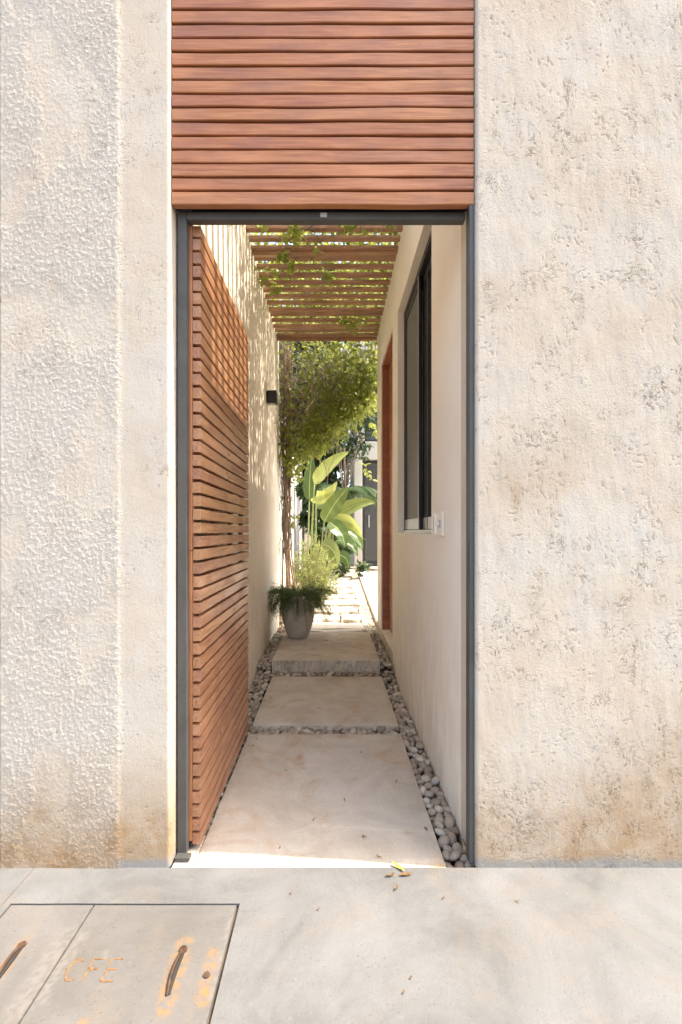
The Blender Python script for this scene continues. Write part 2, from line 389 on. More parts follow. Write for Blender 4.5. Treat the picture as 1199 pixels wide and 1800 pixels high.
LX0, LXM, LX1, LY0, LY1 = -1.117, -0.826, -0.327, -1.02, -0.176     # utility chamber opening
sw = empty('sidewalk'); struct(sw)
def sheet(x0, x1, y0, y1, z, nx, ny, amp, name, mat, parent, th=0.10, attrs=None):
    xs = np.linspace(x0, x1, nx + 1); ys = np.linspace(y0, y1, ny + 1)
    X, Y = np.meshgrid(xs, ys)
    Z = z + amp * (fbm(X * 5, Y * 5, 3) - 0.5) * 2
    mb = MB(); W = nx + 1
    mb.v = [tuple(p) for p in np.stack([X.ravel(), Y.ravel(), Z.ravel()], 1)]
    mb.f = [(j*W+i, j*W+i+1, (j+1)*W+i+1, (j+1)*W+i) for j in range(ny) for i in range(nx)]
    top = len(mb.v)
    edge = [i for i in range(nx)] + [j*W+nx for j in range(ny)] + [ny*W+i for i in range(nx, 0, -1)] + [j*W for j in range(ny, 0, -1)]
    mb.v += [(mb.v[i][0], mb.v[i][1], z - th) for i in edge]
    n = len(edge)
    mb.f += [(edge[k], top + k, top + (k+1) % n, edge[(k+1) % n]) for k in range(n)]
    me = mb.mesh(name, mat); o = link(name, me, None, parent)
    if attrs:
        for k, fn in attrs.items():
            at_ = me.attributes.new(k, 'FLOAT', 'POINT'); vals = np.zeros(len(me.vertices)); vals[:top] = fn(X, Y).ravel()
            at_.data.foreach_set('value', vals.astype(np.float32))
    return o
g_ = 0.006
# pavement fields round the chamber (joint lines of the screed stay open by a few millimetres)
sheet(-6.0, -1.150, -2.60, 0.0, 0, 40, 24, 0.0012, 'paving_field', MT['sidewalk'], sw)
sheet(-1.1475, LX1 + g_, LY1 + g_, 0.0, 0, 30, 8, 0.0012, 'paving_field', MT['sidewalk'], sw)
sheet(LX1 + g_, 6.0, -2.60, 0.0, 0, 90, 40, 0.0012, 'paving_field', MT['sidewalk'], sw)
sheet(-1.1475, LX0 - g_, -2.60, LY1 + g_, 0, 4, 30, 0.0008, 'paving_field', MT['sidewalk'], sw)
sheet(LX0 - g_, LX1 + g_, -2.60, LY0 - g_, 0, 20, 30, 0.001, 'paving_field', MT['sidewalk'], sw)
MB().box(LX0 - 0.05, LX1 + 0.05, LY0 - 0.05, LY1 + 0.05, -0.12, -0.016).obj('chamber_floor', MT['earth'], sw)
MB().box(-1.20, -1.13, -2.6, 0.0, -0.12, -0.012).obj('joint_filler', MT['bed'], sw)

def gz(Y):                                   # garden ground rises gently towards the house
    return 0.085 if Y < 3.7 else 0.085 + (Y - 3.7) * 0.066
struct(MB().box(-0.9, 0.9, 0.0, 2.31, -0.2, -0.075).obj('corridor_floor', MT['bed']))
MBg = MB()
ysg = [2.31, 3.7, 9.4, 30]
for i in range(3):
    a, b = ysg[i], ysg[i+1]; x0, x1 = (-0.9, 0.9) if i == 0 else (-9, 9)
    za, zb = gz(a) - 0.03, gz(min(b, 9.4)) - 0.03
    if i == 0: za, zb = 0.02, 0.02
    MBg.add([(x0,a,za),(x1,a,za),(x1,b,zb),(x0,b,zb),(x0,a,-0.25),(x1,a,-0.25)], [(0,1,2,3),(4,5,1,0)])
struct(MBg.obj('garden_ground', MT['earth']))

# ------------------------------------------------------------------ facade walls (real relief)
def facade(name, xs, side, label):
    zs = np.concatenate([np.arange(0, 3.40, 0.0036), np.arange(3.40, 4.26, 0.012)])
    X, Z = np.meshgrid(xs, zs)
    pit = np.zeros_like(X)
    if side == 'L':
        rough = 0.15 + 0.85 * sst(-0.80, -0.835, X + 0.012 * (fbm(Z * 6, Z * 0, 5) - 0.5))
        sm = sst(0.50, 0.60, fbm(X * 4 + 3, Z * 2.2, 77))
        rough = rough * (1 - 0.6 * sm)
        Xw = X + 0.012 * (vn(X * 20, Z * 20, 22) - 0.5); Zw = Z + 0.012 * (vn(X * 20, Z * 20, 23) - 0.5)
        clump = sst(0.42, 0.66, fbm(Xw * 70, Zw * 60, 21, 3, 0.7))
        fine = fbm(X * 120, Z * 110, 31, 2)
        Hh = rough * (0.0013 * clump + 0.0018 * fine) + 0.004 * (fbm(X * 3, Z * 3, 9) - 0.5)
        Hh += 0.0016 * sst(-0.815, -0.83, X)
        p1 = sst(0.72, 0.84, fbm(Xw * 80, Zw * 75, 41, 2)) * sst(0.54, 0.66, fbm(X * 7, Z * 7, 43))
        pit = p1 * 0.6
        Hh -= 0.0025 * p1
        stain = sst(0.55, 0.02, Z + 0.26 * (fbm(X * 4, Z * 4, 51) - 0.5)) * 1.0 + 0.16 * sst(0.55, 0.75, fbm(X * 2, Z * 1.2, 55))
        mortar = sst(0.045, 0.012, Z + 0.03 * (fbm(X * 9, Z * 9, 57) - 0.5)) * sst(-0.86, -0.80, X)
    else:
        Xw = X + 0.05 * (fbm(X * 5, Z * 5, 62, 3) - 0.5); Zw = Z + 0.05 * (fbm(X * 5, Z * 5, 64, 3) - 0.5)
        rough = 0.10 + 0.30 * sst(0.46, 0.6, fbm(X * 3, Z * 3, 85))
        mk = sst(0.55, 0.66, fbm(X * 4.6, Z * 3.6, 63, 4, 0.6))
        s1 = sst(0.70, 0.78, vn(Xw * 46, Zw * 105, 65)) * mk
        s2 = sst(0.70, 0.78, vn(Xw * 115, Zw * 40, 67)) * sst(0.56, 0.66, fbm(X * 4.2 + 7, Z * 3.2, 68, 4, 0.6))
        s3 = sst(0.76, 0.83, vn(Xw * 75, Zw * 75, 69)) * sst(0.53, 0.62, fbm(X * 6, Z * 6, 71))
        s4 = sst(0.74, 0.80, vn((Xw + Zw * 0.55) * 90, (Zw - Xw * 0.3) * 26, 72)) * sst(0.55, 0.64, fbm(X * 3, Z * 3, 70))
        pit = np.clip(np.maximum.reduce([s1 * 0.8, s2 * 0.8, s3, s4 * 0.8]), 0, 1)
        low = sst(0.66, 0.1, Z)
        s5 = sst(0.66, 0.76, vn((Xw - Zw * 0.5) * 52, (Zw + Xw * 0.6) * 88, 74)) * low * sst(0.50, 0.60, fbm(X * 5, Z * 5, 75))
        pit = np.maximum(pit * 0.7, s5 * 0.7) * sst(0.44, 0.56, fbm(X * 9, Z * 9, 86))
        trowel = fbm(X * 26, Z * 8, 73, 3)
        Hh = 0.0016 * (trowel - 0.5) + 0.005 * (fbm(X * 3.2, Z * 2.6, 76) - 0.5) + 0.0006 * fbm(X * 110, Z * 90, 78, 2) - 0.0022 * pit
        stain = sst(0.52, 0.0, Z + 0.30 * (fbm(X * 3, Z * 3, 79) - 0.5) - 0.16 * sst(0.6, 1.35, X)) * 0.9 + 0.22 * sst(0.52, 0.75, fbm(X * 2.4 + 5, Z * 1.6, 81))
        stain += 0.7 * np.exp(-(((X - 0.715) / 0.022) ** 2 + ((Z - 1.44) / 0.05) ** 2))
        mortar = sst(0.05, 0.012, Z + 0.04 * (fbm(X * 7, Z * 7, 83) - 0.5)) * 0.9
    # rounded corner at the opening
    d = (FL - X) if side == 'L' else (X - FR)
    r = 0.012; dd = np.clip(d, 0, r)
    Yv = -Hh + (r - np.sqrt(np.clip(r * r - (r - dd) ** 2, 0, None)))
    nz, nx = X.shape
    V = np.stack([X.ravel(), Yv.ravel(), Z.ravel()], 1)
    idx = np.arange(nz * nx).reshape(nz, nx)
    Fq = np.stack([idx[:-1, :-1], idx[:-1, 1:], idx[1:, 1:], idx[1:, :-1]], -1).reshape(-1, 4)
    # returns to the back of the wall
    bl = len(V); back = 0.20
    zl = idx[:, 0]; zr = idx[:, -1]; tp = idx[-1, :]
    V = np.vstack([V, np.c_[V[zl][:, 0], np.full(nz, back), V[zl][:, 2]], np.c_[V[zr][:, 0], np.full(nz, back), V[zr][:, 2]]])
    L2 = np.arange(bl, bl + nz); R2 = np.arange(bl + nz, bl + 2 * nz)
    Fl = np.stack([zl[:-1], zl[1:], L2[1:], L2[:-1]], -1); Fr = np.stack([zr[:-1], R2[:-1], R2[1:], zr[1:]], -1)
    faces = np.vstack([Fq, Fl, Fr])
    me = bpy.data.meshes.new(name)
    me.vertices.add(len(V)); me.vertices.foreach_set('co', V.astype(np.float32).ravel())
    nf = len(faces); me.loops.add(nf * 4); me.polygons.add(nf)
    me.loops.foreach_set('vertex_index', faces.astype(np.int32).ravel())
    me.polygons.foreach_set('loop_start', np.arange(0, nf * 4, 4, dtype=np.int32))
    me.polygons.foreach_set('loop_total', np.full(nf, 4, dtype=np.int32))
    me.update(calc_edges=True); me.validate()
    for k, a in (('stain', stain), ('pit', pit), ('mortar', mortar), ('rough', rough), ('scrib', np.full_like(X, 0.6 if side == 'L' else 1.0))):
        at_ = me.attributes.new(k, 'FLOAT', 'POINT'); vals = np.zeros(len(V), np.float32); vals[:bl] = np.clip(a, 0, 1).ravel()
        at_.data.foreach_set('value', vals)
    me.shade_smooth()
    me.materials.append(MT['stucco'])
    o = link(name, me, None)
    return tag(o, label, 'wall')
nearL = FL - np.array([0, .001, .0025, .0045, .007, .0095, .012])
xsL = np.concatenate([np.arange(-1.282, FL - 0.0135, 0.0034), nearL[::-1]])
nearR = FR + np.array([0, .001, .0025, .0045, .007, .0095, .012])
xsR = np.concatenate([nearR, np.arange(FR + 0.0155, 1.42, 0.0036), np.arange(1.42, 3.3, 0.012)])
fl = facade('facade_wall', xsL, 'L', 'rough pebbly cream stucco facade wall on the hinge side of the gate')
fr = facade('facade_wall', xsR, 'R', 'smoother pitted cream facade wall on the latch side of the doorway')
nb = MB().box(-3.6, -1.287, 0.03, 0.25, -0.05, 4.25).obj('neighbour_wall', mat_plain('brown_render', (0.20, 0.13, 0.09), 0.9, var=0.4), None, bevel=0.01)
tag(nb, 'dark brown wall set back past the end of the rough stucco', 'wall')

# ------------------------------------------------------------------ building on the latch side, with window and door
bld = empty('side_building', (0, 0, 0))
tag(bld, 'smooth cream plastered building side with dark sliding window and reddish door', 'building')
def wall_x(x, yb, zb, openings, depth, sgn=1):
    """wall face in the plane x with rectangular openings (y0,y1,z0,z1) and their reveals"""
    mb = MB()
    for i in range(len(yb) - 1):
        for j in range(len(zb) - 1):
            cy_, cz = (yb[i] + yb[i+1]) / 2, (zb[j] + zb[j+1]) / 2
            if any(o[0] < cy_ < o[1] and o[2] < cz < o[3] for o in openings): continue
            mb.add([(x, yb[i], zb[j]), (x, yb[i], zb[j+1]), (x, yb[i+1], zb[j+1]), (x, yb[i+1], zb[j])], [(0,1,2,3)])
    for (a, b, c, d) in openings:
        X2 = x + depth * sgn
        mb.add([(x,a,c),(x,b,c),(x,b,d),(x,a,d),(X2,a,c),(X2,b,c),(X2,b,d),(X2,a,d)], [(0,1,5,4),(1,2,6,5),(2,3,7,6),(3,0,4,7)])
    return mb
WY0, WY1, WZ0, WZ1 = 0.812, 2.135, 1.285, 3.18
DY0, DY1, DZ0, DZ1 = 2.46, 3.43, 0.19, 3.205
HT = 3.84
wm = wall_x(XR, [0.2, WY0, WY1, DY0, DY1, 3.86], [-0.1, DZ0, WZ0, WZ1, DZ1, HT], [(WY0, WY1, WZ0, WZ1), (DY0, DY1, DZ0, DZ1)], 0.22)
wm.add([(XR,3.86,-0.1),(XR,3.86,HT),(3.2,3.86,HT),(3.2,3.86,-0.1)], [(0,1,2,3)])
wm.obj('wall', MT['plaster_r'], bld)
MB().box(XR - 0.002, 3.2, 0.21, 3.87, HT, HT + 0.05).obj('roof', MT['plaster_r'], bld, bevel=0.006)
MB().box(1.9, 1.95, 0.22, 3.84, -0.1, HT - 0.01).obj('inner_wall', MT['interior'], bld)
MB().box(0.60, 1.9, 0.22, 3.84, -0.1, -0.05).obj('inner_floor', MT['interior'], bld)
# window
wx = XR + 0.055
win = MB()
win.box(wx, wx + 0.07, WY0, WY0 + 0.035, WZ0 + 0.03, WZ1); win.box(wx, wx + 0.07, WY1 - 0.03, WY1, WZ0 + 0.03, WZ1)
win.box(wx, wx + 0.07, WY0 + 0.035, WY1 - 0.03, WZ1 - 0.045, WZ1)
win_o = win.obj('window', MT['black'], bld, bevel=0.003)
MB().box(wx - 0.012, wx + 0.08, WY0 + 0.002, WY1 - 0.002, WZ0 - 0.001, WZ0 + 0.03).obj('sill_track', MT['alu'], win_o, bevel=0.004)
MB().box(wx - 0.03, wx - 0.013, WY0 + 0.004, WY1 - 0.10, WZ0 - 0.006, WZ0 + 0.014).obj('drip_rail', MT['alu'], win_o, bevel=0.006)
def sash(x, y0, y1, name, stile):
    z0, z1 = WZ0 + 0.032, WZ1 - 0.047
    s = MB().box(x, x + 0.022, y0, y0 + stile, z0, z1).box(x, x + 0.022, y1 - stile, y1, z0, z1).box(x, x + 0.022, y0 + stile, y1 - stile, z1 - 0.06, z1)
    so = s.obj(name, MT['black'], win_o, bevel=0.003)
    MB().box(x - 0.003, x + 0.020, y0 + 0.001, y1 - 0.001, z0, z0 + 0.085).obj('bottom_rail', MT['alu'], win_o, bevel=0.003)
    return z0, z1
z0, z1 = sash(wx + 0.006, 1.50, WY1 - 0.032, 'sash', 0.042)
MB().box(wx + 0.0015, wx + 0.0055, 1.503, 1.522, z0 + 0.086, z1).obj('stile_highlight', MT['alu'], win_o, bevel=0.001)  # added pale strip, stands for the bright reflection on the stile
MB().box(wx + 0.014, wx + 0.018, 1.542, WY1 - 0.074, z0 + 0.085, z1 - 0.06).obj('pane', MT['screen'], win_o)
z0, z1 = sash(wx + 0.040, WY0 + 0.037, 1.545, 'sash', 0.06)
MB().box(wx + 0.048, wx + 0.052, WY0 + 0.097, 1.485, z0 + 0.085, z1 - 0.06).obj('pane', MT['glass'], win_o)
MB().box(wx + 0.034, wx + 0.040, 1.35, 1.365, z0, z1).obj('track_post', MT['steel'], win_o, bevel=0.002)
MB().box(wx + 0.055, wx + 0.075, 1.02, 1.05, z0, z1).obj('mullion', MT['black'], win_o, bevel=0.002)
MB().box(wx + 0.026, wx + 0.034, 1.505, 1.53, 2.02, 2.06).obj('latch', MT['alu'], win_o, bevel=0.002)
# wooden door in a lined recess
dx = XR + 0.012
dl = MB().box(dx, XR + 0.20, DY1 - 0.028, DY1 - 0.001, DZ0, DZ1 - 0.001).box(dx, XR + 0.20, DY0 + 0.001, DY0 + 0.028, DZ0, DZ1 - 0.001).box(dx, XR + 0.20, DY0 + 0.028, DY1 - 0.028, DZ1 - 0.029, DZ1 - 0.001)
door = dl.obj('door', MT['wood_door'], bld, bevel=0.002)
for k in range(6):
    w = (DY1 - DY0 - 0.06) / 6
    MB().box(XR + 0.088, XR + 0.128, DY0 + 0.03 + k * w + 0.0015, DY0 + 0.03 + (k + 1) * w - 0.0015, DZ0 + 0.008, DZ1 - 0.031).obj('plank', MT['wood_door'], door, bevel=0.003)
MB().box(XR + 0.05, XR + 0.09, 2.58, 2.60, 1.10, 1.26).obj('handle', MT['black'], door, bevel=0.005)
MB().box(XR - 0.012, XR + 0.19, DY0 - 0.02, 3.86, 0.0, DZ0 - 0.002).obj('threshold', MT['slab'], bld, bevel=0.008)

# call button box on the building wall
swt = empty('call_button', (XR, 0.56, 1.34)); tag(swt, 'small cream call button box on the smooth wall beside the window', 'call button')
MB().box(-0.014, -0.0005, -0.055, 0.052, -0.062, 0.064).obj('plate', MT['switch'], swt, bevel=0.006)
MB().box(-0.020, -0.0145, -0.018, 0.012, -0.016, 0.020).obj('button', MT['alu'], swt, bevel=0.002)
MB().box(-0.024, -0.0145, -0.010, 0.004, -0.008, 0.012).obj('key', MT['switch'], swt, bevel=0.002)
MB().box(-0.030, -0.0005, 0.054, 0.074, -0.052, 0.056).obj('cover', MT['switch'], swt, bevel=0.004)
MB().box(-0.033, -0.0305, 0.057, 0.071, -0.036, 0.040).obj('lens', MT['alu'], swt, bevel=0.001)

# ------------------------------------------------------------------ boundary wall and garden wall
bw = MB().box(-0.95, XL, 0.2, 4.12, -0.1, HT).obj('boundary_wall', MT['plaster_l'], None, bevel=0.006)
tag(bw, 'tall cream plastered passage wall behind the open gate, streaked with slatted light', 'wall')
gw = MB().box(-1.1, -0.745, 4.125, 9.8, -0.1, 3.3).obj('garden_wall', MT['white_wall'], None, bevel=0.01)
tag(gw, 'bright white garden wall behind the vine trunks', 'wall')

# ------------------------------------------------------------------ slats
def slat_mesh(name, L, h, t, mat, wob=0.0, seg=20, seed=0, ch=0.003):
    """board along local X (0..L), thickness along Y (0..t), height along Z (0..h); chamfered edges, hand-planed waviness"""
    xs = np.linspace(0, L, seg + 1)
    zt = h + wob * (vn(xs * 3.1, xs * 0 + seed * 7.7, 90) - 0.5) * 2; zb = wob * (vn(xs * 2.7, xs * 0 + seed * 5.3, 91) - 0.5) * 2
    yb = wob * 0.5 * (vn(xs * 2.2, xs * 0 + seed * 3.1, 92) - 0.5) * 2
    mb = MB(); vs = []
    for i in range(seg + 1):
        x, a, b, y = xs[i], zb[i], zt[i], yb[i]
        vs += [(x, y+ch, a), (x, y+t-ch, a), (x, y+t, a+ch), (x, y+t, b-ch), (x, y+t-ch, b), (x, y+ch, b), (x, y, b-ch), (x, y, a+ch)]
    fs = [(i*8+k, i*8+(k+1) % 8, (i+1)*8+(k+1) % 8, (i+1)*8+k) for i in range(seg) for k in range(8)]
    fs += [tuple(range(7, -1, -1)), tuple(seg*8 + k for k in range(8))]
    fs = [tuple(reversed(f)) for f in fs]
    mb.add(vs, fs); return mb.mesh(name, mat)

# overhead screen
scr = empty('slat_screen', (FL + 0.004, 0.0, 2.577)); tag(scr, 'warm red-brown slatted timber screen above the doorway', 'screen')
SL = FR - 0.003 - (FL + 0.004)
pitch = 0.0545
zc = 0.0
for i in range(31):
    h = 0.0458 if i else 0.049
    me = slat_mesh('slat', SL - random.uniform(0, 0.003), h, 0.030, MT['wood_panel'], 0.0026, 22, i, 0.0025)
    link('slat', me, None, scr, (0, 0.012 + random.uniform(-0.0015, 0.0015), zc), (0, random.uniform(-0.0018, 0.0018), 0))
    zc += pitch + (0.0025 if i == 0 else random.uniform(-0.0008, 0.0008))
for k, x in enumerate((0.02, SL * 0.5 - 0.02, SL - 0.06)):
    MB().box(x, x + 0.04, 0.046, 0.07, 0.02, 1.69).obj('batten', MT['wood_gate'], scr, bevel=0.002)
MB().box(0.0, SL, 0.075, 0.085, 0.022, 1.69).obj('gap_blocker', mat_plain('dark_board', (0.06, 0.035, 0.022), 0.8), scr)  # added dark sheet, stops light showing through the slat gaps

# steel frame
sf = empty('door_frame', (0, 0, 0)); tag(sf, 'dark grey steel frame lining the doorway', 'door frame')
MB().box(-0.618, -0.582, 0.062, 0.098, 0.004, 2.60).obj('hinge_post', MT['steel'], sf, bevel=0.002)
MB().box(-0.580, 0.536, 0.058, 0.094, 2.550, 2.580).obj('header', MT['steel'], sf, bevel=0.002)
rp = MB().box(0.5375, 0.5565, 0.014, 0.060, 0.004, 2.582).obj('latch_post', MT['steel'], sf, bevel=0.002)
MB().box(0.5355, 0.5370, 0.020, 0.050, 1.12, 1.275).obj('strike_plate', MT['steel'], rp, bevel=0.0005)
MB().box(-0.580, 0.536, 0.066, 0.090, 2.5805, 2.604).obj('header_gap_shade', MT['black'], sf, bevel=0.001)  # black strip added so the gap above the header reads as shade
MB().box(-0.045, -0.018, 0.050, 0.0575, 2.555, 2.572).obj('stop_tab', MT['alu'], sf, bevel=0.001)
MB().box(-0.6185, -0.560, 0.030, 0.0612, 0.003, 0.016).obj('base_plate', MT['steel'], sf, bevel=0.002)
MB().box(-0.6185, -0.556, 0.055, 0.0995, 2.583, 2.606).obj('pivot_bracket', MT['black'], sf, bevel=0.003)

# gate leaf, swung in flat beside the boundary wall
gate = empty('slatted_gate', (-0.537, 0.105, 0.0)); tag(gate, 'open slatted timber gate leaf swung inward against the passage wall', 'gate')
GL, NS = 1.075, 46
gp = (2.568 - 0.022) / NS
gm = [slat_mesh('slat', GL, gp - 0.0115, 0.033, MT['wood_gate'], 0.0018, 16, 100 + i, 0.0022) for i in range(8)]
for i in range(NS):
    # local X of the board runs along world Y; board thickness towards the wall
    link('slat', gm[i % 8], None, gate, (random.uniform(-0.0012, 0.0012), random.uniform(-0.003, 0.003), 0.022 + i * gp + random.uniform(-0.001, 0.001)),
         (random.uniform(-0.004, 0.004), random.uniform(-0.0014, 0.0014), R(90)))
def stile(y, w, z0, z1, name='stile', mat='wood_panel'):
    me = slat_mesh(name, z1 - z0, w, 0.022, MT[mat], 0.0006, 10, int(y * 50), 0.002)
    # board axis upright: local X -> world Z, local Z -> world -Y... set by a matrix
    o = link(name, me, None, gate)
    o.matrix_local = Matrix(((0, -1, 0, -0.0345), (0, 0, 1, y), (1, 0, 0, z0), (0, 0, 0, 1)))
    return o
stile(-0.004, 0.05, 1.225, 2.566); stile(-0.004, 0.05, 0.035, 1.222)
for y in (0.36, 0.72, 1.02): stile(y, 0.05, 0.03, 2.55, 'batten', 'wood_pergola')
MB().box(-0.055, -0.03, 0.0, 0.05, 0.0045, 0.034).obj('hinge_shoe', MT['black'], gate, bevel=0.003)

# ------------------------------------------------------------------ pergola
pg = empty('pergola', (XL, 0.0, 3.70)); tag(pg, 'slatted timber pergola roofing the passage under the vine', 'pergola')
PL = XR - XL
pm = [slat_mesh('slat', PL - 0.004, 0.030, 0.052, MT['wood_pergola'], 0.0025, 14, 200 + i, 0.003) for i in range(6)]
y = 0.26
PYS = []
while y < 3.88:
    PYS.append(y); y += 0.131
for i, y in enumerate(PYS):
    link('slat', pm[i % 6], None, pg, (0.002, y + random.uniform(-0.008, 0.008), random.uniform(-0.004, 0.006)), (random.uniform(-0.04, 0.04), random.uniform(-0.003, 0.003), 0))
link('slat', pm[2], None, pg, (0.002, 2.12, -0.01))
link('edge_beam', slat_mesh('edge_beam', PL - 0.004, 0.06, 0.045, MT['wood_pergola'], 0.002, 14, 300), None, pg, (0.002, 3.87, -0.022))

# ------------------------------------------------------------------ path: slabs, pebbles, stepping stones
path = empty('garden_path'); struct(path)
def slab(x0, x1, y0, y1, z0, z1, seed):
    """cast slab: gridded top with slight waviness and worn arrises"""
    nx, ny = 26, 26
    xs = np.linspace(x0, x1, nx + 1); ys = np.linspace(y0, y1, ny + 1)
    X, Y = np.meshgrid(xs, ys)
    ed = np.minimum.reduce([X - x0, x1 - X, Y - y0, y1 - Y])
    Z = z1 + 0.003 * (fbm(X * 6, Y * 6, seed) - 0.5) * 2 - 0.006 * np.clip(1 - ed / 0.012, 0, 1)
    JX = 0.004 * (vn(Y * 9, X * 9, seed + 1) - 0.5) * (np.minimum(X - x0, x1 - X) < 1e-6); JY = 0.006 * (vn(X * 9, Y * 9, seed + 2) - 0.5) * (np.minimum(Y - y0, y1 - Y) < 1e-6)
    mb = MB(); W = nx + 1
    mb.v = [tuple(p) for p in np.stack([(X + JX).ravel(), (Y + JY).ravel(), Z.ravel()], 1)]
    mb.f = [(j*W+i, j*W+i+1, (j+1)*W+i+1, (j+1)*W+i) for j in range(ny) for i in range(nx)]
    edge = [i for i in range(nx)] + [j*W+nx for j in range(ny)] + [ny*W+i for i in range(nx, 0, -1)] + [j*W for j in range(ny, 0, -1)]
    top = len(mb.v); n = len(edge)
    mb.v += [(mb.v[i][0], mb.v[i][1], z0) for i in edge]
    mb.f += [(edge[k], top + k, top + (k+1) % n, edge[(k+1) % n]) for k in range(n)]
    return mb.obj('concrete_slab', MT['slab'], path)
MB().box(-0.6245, -0.540, 0.001, 0.20, -0.07, -0.004).obj('concrete_infill', MT['slab'], path, bevel=0.006)
slab(-0.536, 0.446, 0.002, 1.176, -0.07, 0.001, 1)
slab(-0.530, 0.447, 1.266, 2.302, -0.07, 0.016, 2)
slab(-0.545, 0.440, 2.385, 3.57, -0.07, 0.133, 3)

def rock_mesh(name, seed, sub=2, amp=0.12):
    bm = bmesh.new(); bmesh.ops.create_icosphere(bm, subdivisions=sub, radius=1.0)
    r = np.random.default_rng(seed); ph = r.uniform(0, 6.28, (4, 3)); fr_ = r.uniform(0.8, 1.8, (4, 3))
    for v in bm.verts:
        s = sum(math.sin(fr_[k][0]*v.co.x + ph[k][0]) * math.sin(fr_[k][1]*v.co.y + ph[k][1]) * math.sin(fr_[k][2]*v.co.z + ph[k][2]) for k in range(4))
        v.co *= 1 + amp * s
    me = bpy.data.meshes.new(name); bm.to_mesh(me); bm.free(); me.shade_smooth(); me.materials.append(MT['pebble']); return me
PEB = [rock_mesh('pebble', 500 + i) for i in range(10)]
strips = [  # x0,x1,y0,y1,level
    (0.449, 0.562, 0.02, 2.36, -0.022), (0.443, 0.550, 2.36, 3.62, 0.088),
    (-0.678, -0.539, 0.22, 2.36, -0.022), (-0.678, -0.548, 2.36, 3.62, 0.085),
    (-0.545, 0.447, 1.180, 1.262, -0.016), (-0.545, 0.447, 2.300, 2.384, 0.012)]
peb = []
for (x0, x1, y0, y1, lv) in strips:
    pts = []
    tries = int((x1 - x0) * (y1 - y0) * 26000)
    for _ in range(tries):
        a = random.uniform(0.019, 0.029); x = random.uniform(x0 + a * 0.55, x1 - a * 0.55); y = random.uniform(y0, y1)
        if all((x - q[0])**2 + (y - q[1])**2 > (0.80 * (a + q[2]))**2 for q in pts): pts.append((x, y, a))
    ramp = 0.0
    for (x, y, a) in pts:
        l = lv
        if y > 1.9 and lv < 0 and (x > 0.44 or x < -0.539): l = lv + (y - 1.9) / 0.46 * 0.05
        peb.append((x, y, l + random.uniform(-0.008, 0.010), a))
    # lower layer that fills the gaps
    for _ in range(int(len(pts) * 0.9)):
        x = random.uniform(x0 + 0.01, x1 - 0.01); y = random.uniform(y0, y1)
        l = lv + ((y - 1.9) / 0.46 * 0.05 if (y > 1.9 and lv < 0 and (x > 0.44 or x < -0.539)) else 0)
        peb.append((x, y, l - 0.026, 0.024))
peb_top = [p for p in peb if p[3] != 0.024]; peb_low = [p for p in peb if p[3] == 0.024]
def vis_key(p):
    d = p[1] + D0; hid = 1.0
    if p[0] < -0.5 and p[1] < 1.15: hid = 0.2
    return -p[3] / d * hid
peb_top.sort(key=vis_key)
def peb_tf(p):
    e = Euler((random.uniform(-0.5, 0.5), random.uniform(-0.5, 0.5), random.uniform(0, 6.28)))
    s = (p[3] * random.uniform(1.05, 1.4), p[3] * random.uniform(0.85, 1.05), p[3] * random.uniform(0.6, 0.8))
    return e, s
for i, p in enumerate(peb_top[:300]):
    e, s = peb_tf(p); o = link('pebble', PEB[i % 10], None, path, p[:3], e); o.scale = s
mb = MB()
PV = [([v.co.copy() for v in m_.vertices], [tuple(f.vertices) for f in m_.polygons]) for m_ in (rock_mesh('pb', 600 + i, 1, 0.1) for i in range(6))]
for i, p in enumerate(peb_top[300:] + peb_low):
    e, s = peb_tf(p); mat = Matrix.LocRotScale(Vector(p[:3]), e, Vector(s)); vs_, fs_ = PV[i % 6]
    mb.add([mat @ v for v in vs_], fs_)
o = mb.obj('pebble_fill', MT['pebble'], path, smooth=True); o['kind'] = 'stuff'

